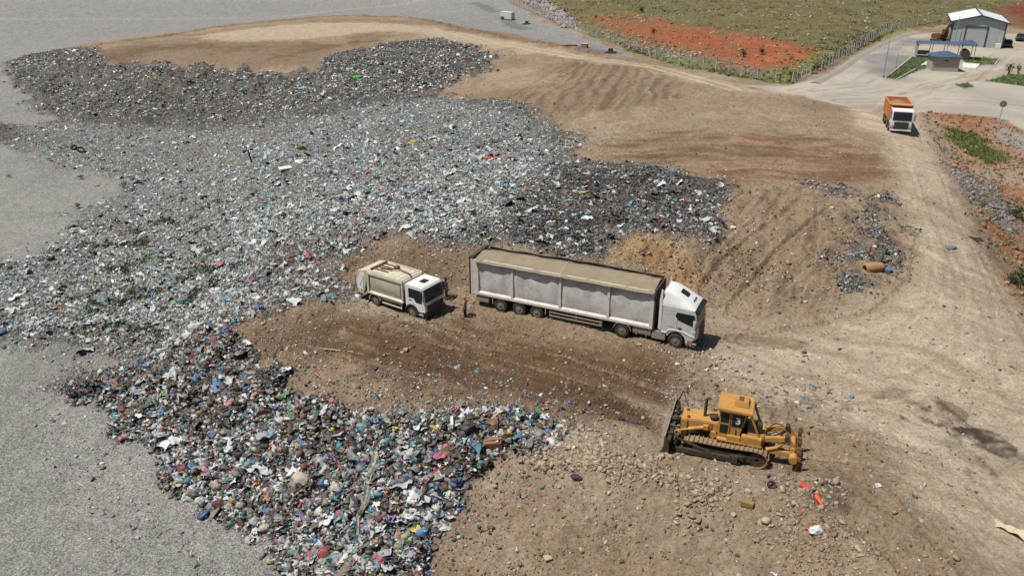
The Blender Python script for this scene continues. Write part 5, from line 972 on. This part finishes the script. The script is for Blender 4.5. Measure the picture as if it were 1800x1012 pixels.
q = MB(); q.loft([[(x, .75*math.cos(k), .9 + .9*math.sin(k)) for k in [2*math.pi*j/18 for j in range(18)]] for x in (-1.2, 1.2)]); tk = thing('water_tank', 'dark cylindrical tank lying under the end of the blue canopy', 'tank', (cx_ + 3.3, cy_ - 1.2, z0(cx_ + 3.3, cy_ - 1.2)), R(70)); q.build('drum', 'dusty_dark', tk); MB().box(-.9, -.7, -.6, .6, 0, .4).build('cradle', 'galvanised', tk); MB().box(.7, .9, -.6, .6, 0, .4).build('cradle', 'galvanised', tk)
def slab(name, label, cat, pts, h, mat, lift=.0):
    a = np.array(pts, float); x, y = on_ground(a[:, 0], a[:, 1]); z = float(np.max(ground_z(x, y))); c = (x.mean(), y.mean())
    o = MB().prism([(p - c[0], q - c[1]) for p, q in zip(x, y)], -.3, h, 'z').build(name, mat, None, .02); tag(o, label, cat, loc=(c[0], c[1], z + lift)); return o
slab('concrete_pad', 'small white concrete pad on the lawn left of the gatehouse wall', 'slab', [(1618,115.5),(1630,107.5),(1640,107.5),(1640,116)], .08, 'mark_white')
slab('concrete_pad', 'larger white concrete pad in the shade side of the gatehouse', 'slab', [(1692,120),(1692,111.5),(1723,114),(1715,122)], .12, 'mark_white')
paint('bank_concrete', (158,152,142), .95, (120,112,98), .8, .8)
def ribbon(name, label, cat, pts, w_, h, mat, step=3.0, group=None):
    a = np.array(pts, float); x, y = on_ground(a[:, 0], a[:, 1]); P = [Vector((p, q)) for p, q in zip(x, y)]; pts2 = []
    for a_, b_ in zip(P, P[1:]):
        n = max(1, int((b_ - a_).length/step)); pts2 += [a_.lerp(b_, k/n) for k in range(n)]
    pts2.append(P[-1]); rings = []; k_ = .45 if w_ < 1 else .12
    for i, p in enumerate(pts2):
        d = (pts2[min(i+1, len(pts2)-1)] - pts2[max(i-1, 0)]).normalized(); n = Vector((-d.y, d.x)); z = z0(p.x, p.y); rings.append([(p.x - n.x*w_/2, p.y - n.y*w_/2, z - .3), (p.x - n.x*w_*k_, p.y - n.y*w_*k_, z + h), (p.x + n.x*w_*k_, p.y + n.y*w_*k_, z + h), (p.x + n.x*w_/2, p.y + n.y*w_/2, z - .3)])
    o = MB().loft(rings).build(name, mat, None); tag(o, label, cat, group); return o
ribbon('kerb', 'pale kerb round the long lawn beside the asphalt lane', 'kerb', [(1604,100),(1555,139),(1575,141.5),(1610,121.5)], .25, .15, 'concrete')
ribbon('kerb', 'kerb edging the lawn strip in front of the warehouse', 'kerb', [(1692,101),(1757,104.5),(1748,115.5),(1726,114.5)], .25, .15, 'concrete')
ribbon('retaining_wall', 'low pale concrete bank running along the asphalt lane below the thorn fence', 'wall', [(1432,147),(1465,130),(1500,106),(1545,80),(1588,62),(1612,57)], 2.6, .3, 'bank_concrete')
def fence(label, pts, gap, h, seed, brace=(), lean=.35):
    a = np.array(pts, float); x, y = on_ground(a[:, 0], a[:, 1]); P = [Vector((p, q)) for p, q in zip(x, y)]; st = []; carry = 0
    for a_, b_ in zip(P, P[1:]):
        l = (b_ - a_).length; d = carry
        while d < l: st.append(a_.lerp(b_, d/l)); d += gap
        carry = d - l
    t = thing('wire_fence', label, 'fence', (st[0].x, st[0].y, z0(st[0].x, st[0].y))); o0 = t.location.copy(); rn = random.Random(seed); tops = []
    for k, p in enumerate(st[:100]):
        z = z0(p.x, p.y); q = Vector((p.x, p.y, z)) - o0; m_ = MB(); m_.rod(q + Vector((0, 0, -.3)), q + Vector((rn.uniform(-.05, .05), rn.uniform(-.05, .05), h)), .13); m_.rod(q + Vector((0, 0, h - .05)), q + Vector((-lean*.5, -lean, h + .3)), .1)
        if k in brace:
            d = Vector((st[k+1].x - p.x, st[k+1].y - p.y, 0)).normalized()
            for s in (-1, 1): m_.rod(q + d*s*1.5, q + Vector((0, 0, h*.75)), .12)
        m_.build('post', 'post_white', t); tops.append(q)
    for z, nm in ((.1, None), (h*.5, None), (h - .1, None), (h + .27, None)):
        off = Vector((-lean*.5, -lean, 0)) if z > h else Vector((0, 0, 0)); MB().tube([q + off + Vector((0, 0, z)) for q in tops], .02, 4).build('wire', 'galvanised', t)
    w_ = MB()
    for a_, b_ in zip(tops, tops[1:]): w_.add([a_, b_, b_ + Vector((0, 0, h)), a_ + Vector((0, 0, h))], [(0, 1, 2, 3)])
    w_.build('wire_mesh', 'wire_mesh', t); return t
fence('wire fence on pale bent posts between the gravel cell and the red grassy slope', [(893,5),(934,23),(970,39),(1010,54),(1051,69),(1094,83),(1142,98),(1194,113),(1249,123.5),(1309,136),(1351,141),(1390,146)], 2.9, 2.1, 1, (17, 30))
fence('wire fence among dry thorn bushes climbing beside the asphalt lane', [(1392,146),(1420,134),(1470,110),(1530,73),(1570,52),(1600,46),(1645,40)], 2.2, 2.0, 2)
def bush(name, label, cat, u, v, h, mat, seed, group=None, n=120, stem=True, wide=.7):
    x, y, z = spot(u, v)[0]; t = thing(name, label, cat, (x, y, z), 0, group); rn = np.random.default_rng(seed); mb = MB()
    for k in range(n):
        d = rn.normal(size=3); d /= np.linalg.norm(d); c = np.array([0, 0, h*.55]) + d*np.array([h*wide*.6, h*wide*.6, h*.5])*rn.uniform(.3, 1.0)*(1 + .4*math.sin(d[0]*5 + seed)); e = rn.normal(size=(3, 3))*h*.085; mb.add([tuple(p) for p in c + e], [(0, 1, 2)])
    mb.build('crown', mat, t, smooth=0)
    if stem:
        for k in range(3):
            a = rn.uniform(0, 6.28); MB().tube([(0, 0, -.1), (h*.1*math.cos(a), h*.1*math.sin(a), h*.35), (h*.28*math.cos(a), h*.28*math.sin(a), h*.75)], [.05*h/2 + .02, .03, .015], 5).build('stem', 'bark', t)
    return t
def leaf(name, rgb): ml = paint(name, rgb, .85, amt=.3, sc=2); return name
leaf('dry_leaf', (92,78,66)); leaf('dark_leaf', (58,74,46)); leaf('bright_leaf', (104,124,58)); leaf('tuft_leaf', (84,96,54))
rn = random.Random(12); tv = [(1392,142),(1404,138)] + [(1428 + k*8.2, 130.5 - k*4.85 + rn.uniform(-1, 1)) for k in range(17)]
for k, (u, v) in enumerate(tv): bush('thorn_bush', 'dry brown thorn bush grown into the wire fence beside the asphalt lane', 'bush', u, v, rn.uniform(1.1, 1.9), 'dry_leaf', 30 + k, 'thorn bushes along the fence', 70)
for k, (u, v, h, lb) in enumerate([(1127,24,1.9,'dark round shrub alone on the upper grassy slope'),(1148,61,1.3,'dark shrub at the edge of the red soil nearest the fence bend'),(1307,101,1.4,'dark round shrub in the middle of the red soil patch'),(1339,97,1.3,'low green shrub on the lower red soil')]): bush('shrub', lb, 'shrub', u, v, h, 'dark_leaf', 60 + k, None, 140)
for k, (u, v, h, lb) in enumerate([(1772,132,2.0,'leafy sapling on the lawn by the right-hand yard road, the taller one'),(1789,130,1.6,'thin sapling with few leaves beside the taller sapling')]): bush('sapling', lb, 'tree', u, v, h, 'bright_leaf', 70 + k, None, 70, True, .45)
for k, (u, v, h, lb) in enumerate([(17,312,.5,'small bright grass tuft alone on the gravel near the refuse edge'),(143,315,.7,'wide grass tuft on a gravel hump beside the refuse'),(219,332,.8,'large grass tuft between gravel and refuse'),(233,337,.55,'small grass tuft touching the large tuft on the gravel'),(138,366,.7,'yellowish grass tuft at the edge of the sparse refuse'),(1786,385,1.4,'green bush at the foot of the reddish bank'),(1795,500,1.3,'green bush on the bank below the haul road bend'),(1778,497,.8,'low weed clump on the bank beside a larger bush')]): bush('grass_tuft' if k < 5 else 'bank_bush', lb, 'grass tuft' if k < 5 else 'bush', u, v, h, 'tuft_leaf' if k == 4 else 'bright_leaf' if k < 5 else 'dark_leaf', 80 + k, None, 160, k >= 5, 1.1)
def pole(name, label, u, v, h, lamp=True):
    x, y, z = spot(u, v)[0]; t = thing(name, label, 'lamp post' if lamp else 'pole', (x, y, z)); MB().tube([(0, 0, -.3), (0, 0, h*.5), (0, 0, h)], [.1, .075, .05], 8).build('mast', 'galvanised', t)
    if lamp: MB().tube([(0, 0, h - .05), (.4, -.1, h + .25), (1.1, -.2, h + .3)], .035, 6).build('arm', 'galvanised', t); MB().box(1.0, 1.55, -.32, -.1, h + .24, h + .36).build('lamp_head', 'galvanised', t, .04)
    MB().box(-.2, .2, -.2, .2, -.1, .3).build('base', 'concrete', t); return t
pole('street_lamp', 'tall thin lamp post at the near tip of the long lawn', 1552, 136, 6.6); pole('street_lamp', 'tall thin lamp post behind the wire fence by the red soil', 1282, 127, 9.0); pole('mast_pole', 'thin dark pole standing in front of the warehouse wall', 1676, 82, 6.0, False); pole('short_pole', 'short thin pole on the lawn edge beside the asphalt lane', 1574, 119, 2.4, False)
def road_sign(u, v):
    x, y, z = spot(u, v)[0]; t = thing('road_sign', 'round grey road sign on a thin post seen from behind by the junction', 'sign', (x, y, z), R(-30)); MB().tube([(0, 0, -.3), (0, 0, 2.3)], .045, 8).build('post', 'galvanised', t)
    q = MB(); q.loft([[(.42*math.cos(k), yy, 2.25 + .42*math.sin(k)) for k in [2*math.pi*j/24 for j in range(24)]] for yy in (.05, .08)]); q.build('sign_plate', 'sign_grey', t); MB().box(-.2, .2, -.2, .2, -.1, .12).build('base', 'concrete', t)
road_sign(1756, 214)
def excavator(loc, rz):
    t = thing('excavator', 'rust red excavator with folded arm parked against the warehouse side', 'excavator', loc, rz)
    for s in (-1, 1): MB().prism([(-1.3, .1), (1.3, .1), (1.55, .4), (1.3, .75), (-1.3, .75), (-1.55, .4)], s*.7, s*1.2).build('track', 'dozer_dark', t, .05)
    MB().box(-1.5, 1.0, -1.1, 1.1, .85, 1.7).build('upper_body', 'rust', t, .1); MB().prism([(-.1, 1.7), (1.1, 1.7), (.95, 2.7), (-.1, 2.7)], .2, 1.05).build('cab', 'dusty_dark', t, .05)
    MB().rod((.8, -.2, 1.6), (2.0, -.2, 3.9), .35, .45).rod((2.0, -.2, 3.9), (3.1, -.2, 2.6), .3, .4).build('boom', 'rust', t, .04); MB().rod((3.1, -.2, 2.7), (2.5, -.2, 1.0), .26, .34).build('stick', 'rust', t, .03); MB().prism([(2.1, .2), (2.9, .2), (3.0, 1.0), (2.3, 1.1)], -.6, .3).build('bucket', 'dozer_dark', t, .04); return t
x, y, z = spot(1657, 75)[0]; excavator((x - .6, y + .3, z), R(-70))
def car(label, loc, rz):
    t = thing('parked_car', label, 'car', loc, rz); hw = .88
    def ring(x, zb, zt, wt): return [(x, -hw, zb), (x, -hw*1.0, zb + (zt - zb)*.45), (x, -hw*wt, zt), (x, hw*wt, zt), (x, hw, zb + (zt - zb)*.45), (x, hw, zb)]
    MB().loft([ring(-2.1, .35, .8, .92), ring(-1.95, .25, .95, .94), ring(-.9, .22, .98, .95), ring(.8, .22, .98, .95), ring(1.9, .25, .82, .92), ring(2.12, .35, .62, .88)]).build('body', 'car_dark', t, .03)
    MB().loft([ring(-1.75, .93, .98, .9), ring(-1.2, .93, 1.42, .72), ring(.15, .93, 1.46, .72), ring(.95, .93, .98, .9)]).build('window', 'glass_dark', t); MB().box(-1.15, .12, -.6, .6, 1.43, 1.48).build('roof', 'car_dark', t, .02)
    for s in (-1, 1):
        for x in (-1.3, 1.35): wheel(t, x, s*.9, .32, .2, s)
        MB().box(2.02, 2.14, s*.45, s*.8, .58, .72).build('headlight', 'galvanised', t); MB().box(-2.13, -2.02, s*.5, s*.82, .66, .8).build('tail_light', 'plastic_red', t)
    return t
for u, v, lb, a in ((1768, 84, 'dark car parked tight against the side wall of the warehouse', 62), (1792, 73, 'second dark car parked behind the first along the warehouse side', 62)):
    x, y, z = spot(u, v)[0]; car(lb, (x + .8, y + 1.2, z + .02), R(a))
# things standing in the gravel cell
def container(loc, rz):
    t = thing('site_container', 'white steel container standing alone on the gravel slope', 'container', loc, rz); MB().box(-3.0, 3.0, -1.2, 1.2, .25, 2.75).build('body', 'container_white', t, .05); MB().box(-3.05, 3.05, -1.25, 1.25, 2.75, 2.87).build('roof', 'roof_white', t, .03)
    MB().box(-2.6, -.9, -1.24, -1.2, .35, 1.15).build('opening', 'scrap_black', t)
    for x in (-2.7, 2.7): MB().box(x - .2, x + .2, -1.1, 1.1, -.2, .25).build('skid', 'dusty_dark', t)
    for x in (-3.0, 3.0): MB().box(x - .08, x + .08, -1.26, -1.18, .25, 2.75).build('corner_post', 'container_white', t)
    t.scale = (.66, .66, .72)
x, y, z = spot(892, 35)[0]; container((x, y, z), R(-38))
def hatch(label, u, v, s):
    x, y, z = spot(u, v)[0]; t = thing('drain_hatch', label, 'hatch', (x, y, z), R(-25)); MB().loft([[(a*s*k_, b*s*k_*.8, zz) for a, b in ((-1, -1), (1, -1), (1, 1), (-1, 1))] for zz, k_ in ((-.2, 1.2), (.25*s, 1.1), (.4*s, .6))]).build('base', 'scrap_black', t, .03); MB().box(-.45*s, .45*s, -.35*s, .35*s, .36*s, .95*s).build('cap', 'scrap_black', t, .03)
hatch('black drain hatch on the gravel below the white container', 926, 43, .85); hatch('black drain hatch at the lower tip of the gravel near the haul track', 1073, 94, .9)
x, y, z = spot(1028, 84)[0]; t = thing('manhole_box', 'square concrete manhole box on the gravel beside the haul track', 'manhole', (x, y, z), R(-20)); MB().box(-.6, .6, -.6, .6, -.2, .75).build('chamber', 'clay', t, .03); MB().box(-.66, .66, -.66, .66, .75, .85).build('lid', 'concrete', t, .02)
p = spot([988, 1000, 1014], [84, 83.5, 81]); o = MB().tube([(a - p[1][0], b - p[1][1], c - p[1][2] + .12) for a, b, c in p], .13, 8).build('drain_pipe', 'scrap_black', None); tag(o, 'black flexible pipe lying on the gravel beside the manhole box', 'pipe', loc=tuple(p[1]))

# ------------------------------------------------------------------ rubbish one can pick out: bags, sacks, boards, tyres
from mathutils import noise as mnoise
def blob(seed, sx, sy, sz, sub=3, rough=.22, knot=0.0, crease=.06):
    bm = bmesh.new(); bmesh.ops.create_icosphere(bm, subdivisions=sub, radius=1); o = Vector((seed*7.3, seed*3.1, seed))
    for v in bm.verts:
        d = v.co.normalized(); k = 1 + rough*mnoise.noise(d*1.3 + o) + crease*mnoise.noise(d*4 + o) - crease*abs(mnoise.noise(d*2.6 + o*2))
        if knot and d.z > .82: k += knot*(d.z - .82)/.18
        p = Vector((d.x*sx, d.y*sy, d.z*sz))*k
        if p.z < -.55*sz: p.z = -.55*sz + .2*(p.z + .55*sz)
        v.co = p
    me = bpy.data.meshes.new('blob'); bm.to_mesh(me); bm.free(); me.shade_smooth(); me.set_sharp_from_angle(angle=R(50)); return me
SHAPES = [('knotted', blob(1, 1, .85, .7, 3, .45, .5, .3)), ('slumped', blob(2, 1.15, .8, .5, 3, .6, 0, .3)), ('bulging', blob(3, 1, .85, .65, 3, .5, .2, .25)), ('long', blob(4, 1.5, .6, .45, 3, .6, 0, .3)), ('crumpled', blob(5, 1.1, .85, .5, 3, .8, 0, .45)), ('limp', blob(6, 1.25, .9, .32, 3, .7, 0, .35))]
proto = {}
def bag(color, shape):
    if (color, shape) not in proto:
        me = SHAPES[shape][1].copy(); me.name = 'rubbish_bag'; me.materials.append(MATS['bag_' + color.replace(' ', '_')]); proto[color, shape] = bpy.data.objects.new('rubbish_bag', me)
    o = proto[color, shape].copy(); C.objects.link(o); return o
def px_of(x, y, z):
    dz = z - CAM_H; zc = y*cp - dz*sp; return 900 + FPX*x/zc, 506 - FPX*(y*sp + dz*cp)/zc
rb = np.random.default_rng(303); names = list(BAGS); wts = np.array([13,12,9,9,9,5.5,5.5,4,5,9,3.5,2.5,6,4.]); wts /= wts.sum()
i, p = pick(lowerh*tr*(DIST < 75) + .10*sstep(-.5, 1.5, dT)*(DIST < 90), 285, rb)
for k in range(len(i)):
    u, v = px_of(*p[k]); c = names[rb.choice(len(names), p=wts)]; sh = int(rb.integers(0, 6)); s = float(np.clip(np.exp(rb.normal(math.log(.20), .28)), .13, .40))
    e = dT[i[k]]
    if u > 850 and v > 700: wh = 'at the end of the crest near the broken crate'
    elif v > 900: wh = 'low on the near refuse slope'
    elif e < 1.6 and u < 520 and v > 600: wh = 'at the gravel edge of the near slope'
    elif u < 300 and v > 560: wh = 'by the rubbish mound on the gravel side'
    elif v > 690: wh = 'in the middle of the near refuse slope'
    elif v > 560: wh = 'on the upper part of the near slope'
    elif u > 560: wh = 'on the refuse behind the refuse lorry'
    else: wh = 'on the pale flattened refuse'
    z = ('big ' if s > .27 else 'small ' if s < .17 else '')
    o = bag(c, sh); o.location = (p[k][0], p[k][1], p[k][2] + s*.42); o.scale = (s,)*3; o.rotation_euler = (rb.normal()*.3, rb.normal()*.3, rb.uniform(0, 6.28))
    tag(o, f'{z}{SHAPES[sh][0]} {c} rubbish bag {wh}', 'rubbish bag', 'rubbish bags on the heap')
paint('plastic_maroon', (88,36,44), .6, amt=.3, sc=4, bump=.4); paint('bale_grey', (88,90,92), .8, (150,148,142), .8, 5, bump=.6); paint('vivid_green', (70,190,60), .5, amt=.2)
def lump(name, label, cat, u, v, mat, sx, sy, sz, rz=0, seed=20, lift=.4, rough=.3, crease=.15, knot=0):
    x, y, z = spot(u, v)[0]; me = blob(seed, sx, sy, sz, 3, rough, knot, crease); me.name = name; me.materials.append(MATS[mat]); o = bpy.data.objects.new(name, me); C.objects.link(o); o.location = (x, y, z + sz*lift); o.rotation_euler.z = R(rz); tag(o, label, cat); return o
lump('big_sack', 'huge dirty grey-white sack lying in the middle of the near refuse slope', 'sack', 532, 858, 'sack_grey', .62, .44, .4, -25, 21, .5, .5, .3)
lump('woven_sack', 'crumpled white woven sack on the near slope beside the bare soil', 'sack', 727, 885, 'mark_white', .36, .5, .36, 10, 22, .5, .45, .3)
lump('cloth_bag', 'bright red cloth bag low on the near refuse slope', 'bag', 572, 975, 'bag_red', .42, .34, .32, 20, 23, .6)
lump('holdall', 'dark maroon holdall lying at the gravel edge of the near slope', 'bag', 386, 888, 'plastic_maroon', .38, .27, .27, 10, 24, .7)
lump('ball', 'yellow ball on the gravel at the foot of the near refuse slope', 'ball', 333, 872, 'bag_yellow', .17, .17, .17, 0, 25, .9, .02, .01)
lump('grey_sack', 'large grey sack resting at the gravel edge near the maroon holdall', 'sack', 424, 893, 'bag_pale_grey', .3, .26, .28, 0, 26, .7)
lump('cream_sack', 'pale cream sack on the gravel at the slope foot', 'sack', 465, 932, 'bag_cream', .34, .24, .2, 10, 27, .8)
bl_ = lump('refuse_bale', 'tangled grey mound of mixed rubbish standing out on the gravel', 'rubbish mound', 146, 690, 'bale_grey', .95, .75, .55, 15, 28, .3, .5, .4)
rr_ = np.random.default_rng(77); d_ = rr_.normal(size=(420, 3)); d_[:, 2] = np.abs(d_[:, 2]); d_ /= np.linalg.norm(d_, axis=1, keepdims=True); pb = d_*np.array([1.05, .85, .62])*rr_.uniform(.85, 1.12, (420, 1)); i_ = np.full(420, int(np.argmax(lowerh)))
lo_ = pieces('rubbish_layer', MATS['refuse_bits'], pb, np.exp(rr_.normal(np.log(.09), .4, 420)), refuse_tint(i_, rr_), (shape_sheet, shape_crumple, shape_strip), 78); lo_.parent = bl_
lump('white_sack', 'white sack among rubble at the bottom right of the bulldozer', 'sack', 1432, 938, 'mark_white', .34, .24, .2, 15, 29, .6, .4, .25)
lump('red_rag', 'red rag beside the white sack among rubble', 'rag', 1419, 933, 'plastic_red', .14, .12, .1, 0, 30, .5)
lump('black_scrap', 'flat black plastic scrap on the soil below the rubble ridge', 'scrap', 1013, 839, 'scrap_black', .34, .2, .1, -15, 31, .5, .5, .3)
lump('black_scrap', 'torn black sheet heaped at the outer edge of the haul road bend', 'scrap', 1712, 422, 'scrap_black', .7, .25, .2, -35, 32, .5, .7, .4)
lump('blue_sheet', 'crumpled blue plastic sheet on the haul road', 'sheet', 1672, 437, 'bag_blue', .6, .22, .07, 20, 33, .5, .6, .4)
lump('yellow_sheet', 'bright yellow plastic sheet on the pale refuse plateau', 'sheet', 727, 256, 'bag_yellow', .8, .45, .22, 20, 34, .5, .6, .4)
lump('red_sheet', 'pale red plastic sheet on the refuse plateau above the trailer', 'sheet', 861, 281, 'plastic_red', .9, .4, .14, -10, 35, .5, .6, .4)
lump('green_bag', 'vivid green bag on the far dark refuse face', 'bag', 629, 138, 'vivid_green', .8, .5, .4, 0, 36, .6, .5, .3)
lump('boulder', 'round pale boulder on the bare soil below the bulldozer', 'boulder', 1346, 918, 'stone_pale', .24, .2, .19, 0, 37, .6, .15)
lump('blue_bag', 'vivid blue bag beside the clay drum in the side patch', 'bag', 1560, 480, 'bag_blue', .34, .25, .22, 0, 38, .6)
lump('orange_rag', 'orange rag on the gravel by the sparse refuse', 'rag', 171, 328, 'bag_orange', .35, .22, .14, 0, 39, .5)
lump('blue_sack', 'bright blue sack pile at the left edge of the sparse refuse', 'sack', 4, 590, 'bag_blue', .5, .4, .3, 0, 40, .6, .5, .3)
x, y, z = spot(1780, 936)[0]; o = MB().sheet(lambda u, v: (-.75 + 1.5*u + .1*math.sin(v*5), -.3 + .6*v*(.5 + u*.6), .12*math.sin(u*7 + v*5)**2 + .1*math.sin(v*9 + u*3)**2 + .05), 16, 10).build('torn_tarpaulin', 'tarp_cream', None, smooth=60, solid=.01); tag(o, 'torn cream tarpaulin lying crumpled on the haul road at lower right', 'tarpaulin', loc=(x, y, z), rz=R(-50))
# long pale strip of cloth hanging down the slope
a = spot([660, 655, 648, 640, 633, 628], [800, 830, 860, 890, 915, 940]); q = MB(); ctr = [Vector(p_) + Vector((0, 0, .3)) for p_ in a]; 
for k in range(5):
    for s in range(4):
        pass
def strip(u, v):
    f = u*4.999; k = int(f); p_ = ctr[k].lerp(ctr[k+1], f - k); return tuple(p_ - ctr[0] + Vector(((v - .5)*.34*(1.2 - .5*u) + .08*math.sin(u*14), .03*math.sin(v*6 + u*9), .09*math.sin(v*9 + u*17))))
o = MB().sheet(strip, 40, 6).build('cloth_strip', 'cloth_strip', None, smooth=60, solid=.012); tag(o, 'long pale strip of cloth hanging down the near refuse slope', 'cloth', loc=tuple(ctr[0]))
def board(name, label, cat, u, v, dims, mat, rz, tilt=0, lift=0):
    x, y, z = spot(u, v)[0]; l, w_, h = dims; o = MB().box(-l/2, l/2, -w_/2, w_/2, 0, h).build(name, mat, None, min(.02, h*.3)); tag(o, label, cat, loc=(x, y, z + lift)); o.rotation_euler = (tilt, 0, R(rz)); return o
x, y, z = spot(866, 784)[0]; t = thing('broken_crate', 'broken brown wooden crate on the crest end of the near refuse slope', 'crate', (x, y, z - .08), R(-8)); t.rotation_euler = (.12, -.16, R(-8)); t.scale = (.85, .85, .8)
for k in range(4): MB().box(-.72, .72, -.34, -.30, .04 + k*.16, .17 + k*.16).build('slat', 'wood_brown', t); MB().box(-.72, .66, .30, .34, .04 + k*.16, .17 + k*.16).build('slat', 'wood_brown', t)
MB().box(-.7, .4, -.33, -.06, .6, .65).build('top_board', 'wood_brown', t); MB().box(-.62, .7, .02, .3, .6, .65, Matrix.Rotation(.12, 4, 'Z')).build('top_board', 'wood_brown', t)
for xx in (-.68, .62): MB().box(xx, xx + .08, -.3, .3, 0, .6).build('end_board', 'wood_brown', t)
board('foam_block', 'ochre foam block lying on the soil below the bulldozer', 'block', 1313, 889, (.62, .3, .28), 'foam_ochre', -28)
board('paving_slab', 'pale square slab on the bare soil at the bottom edge', 'slab', 963, 985, (.4, .34, .09), 'stone_pale', 20, .1)
board('white_board', 'white board leaning out of the crest by the broken crate', 'board', 795, 760, (.9, .16, .05), 'mark_white', 95, 0, .4)
board('white_board', 'white plastic board on the pale refuse plateau', 'board', 502, 302, (1.5, .7, .06), 'mark_white', 30, .2, .3)
board('timber_plank', 'long bare plank lying on the churned soil near the crest', 'plank', 592, 617, (2.4, .12, .07), 'bag_cream', -12, 0, .02)
board('plastic_panel', 'red plastic panel on the dark stain beside the traffic cone', 'panel', 1415, 855, (.55, .26, .08), 'plastic_red', -30, .25, .04)
# traffic cone fallen over
x, y, z = spot(1434, 872)[0]; t = thing('traffic_cone', 'orange traffic cone lying on its side by the dark stain', 'traffic cone', (x, y, z + .16), R(-82)); t.rotation_euler = (0, R(98), R(-80))
MB().loft([[(rr*math.cos(k), rr*math.sin(k), zz) for k in [2*math.pi*j/18 for j in range(18)]] for zz, rr in ((.03, .15), (.45, .085), (.72, .04), (.74, .02))]).build('cone', 'cone_orange', t); MB().box(-.19, .19, -.19, .19, 0, .035).build('base', 'cone_orange', t, .02)
def tyre(label, u, v, rad, tilt, rz):
    x, y, z = spot(u, v)[0]; n = 24; wd = rad*.36; prof = [(rad*.58, -wd*.7), (rad*.88, -wd), (rad, -wd*.7), (rad, wd*.7), (rad*.88, wd), (rad*.58, wd*.7), (rad*.58, -wd*.7)]
    o = MB().loft([[(q*math.cos(2*math.pi*k/n), q*math.sin(2*math.pi*k/n), yy) for k in range(n)] for q, yy in prof], cap=False).build('old_tyre', 'tyre_rubber', None); tag(o, label, 'tyre', loc=(x, y, z + wd + rad*abs(math.sin(tilt))*.6)); o.rotation_euler = (tilt, 0, rz); return o
tyre('old black tyre half buried at the edge of the sparse refuse, left of the pair', 131, 265, .5, .6, 0); tyre('old black tyre half buried at the edge of the sparse refuse, right of the pair', 144, 271, .5, .9, .8)
tyre('small pale tyre lying near the stain right below the bulldozer ripper', 1356, 855, .24, .5, .4)
# clay drum, beam and stick in the side patch
x, y, z = spot(1533, 480)[0]; t = thing('clay_drum', 'tan drum with a dark open end lying in the side refuse patch', 'drum', (x, y, z + .38), R(195)); q = MB(); q.loft([[(xx, rr*math.cos(k), rr*math.sin(k)) for k in [2*math.pi*j/20 for j in range(20)]] for xx, rr in ((-.85, .18), (-.75, .36), (.2, .44), (.72, .38), (.8, .36), (.8, .26), (.4, .26))]); q.build('shell', 'clay', t); MB().loft([[(xx, .25*math.cos(k), .25*math.sin(k)) for k in [2*math.pi*j/18 for j in range(18)]] for xx in (.5, .52)]).build('inside', 'scrap_black', t)
x, y, z = spot(1543, 468)[0]; o = MB().rod((0, 0, 0), (.55, .25, 1.35), .24, .12).build('steel_beam', 'beam_green', None, .01); tag(o, 'dark green steel beam leaning up behind the tan drum', 'beam', loc=(x, y, z - .05))
x, y, z = spot(1525, 460)[0]; o = MB().tube([(0, 0, 0), (.08, .05, .9)], .06, 7).build('red_stick', 'stick_red', None); tag(o, 'short rusty red stick standing in the side patch behind the drum', 'stick', loc=(x, y, z - .05))
x, y, z = spot(443, 288)[0]; o = MB().rod((0, 0, 0), (-.35, .1, 1.7), .16).build('leaning_post', 'scrap_black', None, .01); tag(o, 'dark post leaning out of the refuse plateau edge', 'post', loc=(x, y, z - .1))
# stones large enough to pick out
STN = [blob(50 + k, 1, .85, .75, 1, .5, 0, .3) for k in range(6)]
for m_ in STN: m_.name = 'loose_stone'; m_.materials.append(MATS['stone_pale']); m_.shade_flat()
i, p = pick(sstep(-1, 1, sdist(BERM, X, Y) + wf)*1.0 + (.18*(DIST < 48) + .03*(DIST < 70))*soil*(1 - tr)*(1 - em), 130, rb); bd_ = sdist(BERM, X, Y)
for k in range(len(i)):
    u, v = px_of(*p[k]); s = float(np.clip(np.exp(rb.normal(math.log(.125), .3)), .07, .27)); kd = int(rb.integers(0, 6)); o = bpy.data.objects.new('loose_stone', STN[kd]); C.objects.link(o)
    wh = ('on the rubble ridge, ' + ('at its left end' if u < 1060 else 'at its middle' if u < 1170 else 'at its right end')) if bd_[i[k]] > -1 else ('on the bare slope below the rubble ridge' if v > 800 and u < 1250 else 'on the soil below the bulldozer' if v > 800 else 'on the ground around the bulldozer' if v > 690 else 'on the churned soil between the lorries and the crest' if u < 1150 else 'on the ground near the lorry cab')
    o.location = (p[k][0], p[k][1], p[k][2] + s*.28); o.scale = (s, s, s); o.rotation_euler = (rb.normal()*.4, rb.normal()*.4, rb.uniform(0, 6.28)); tag(o, f"{'large' if s > .16 else 'small' if s < .105 else 'medium'} {['angular','flat-sided','squat','jagged','blocky','rounded'][kd]} pale stone {wh}", 'stone', 'stones around the rubble ridge')
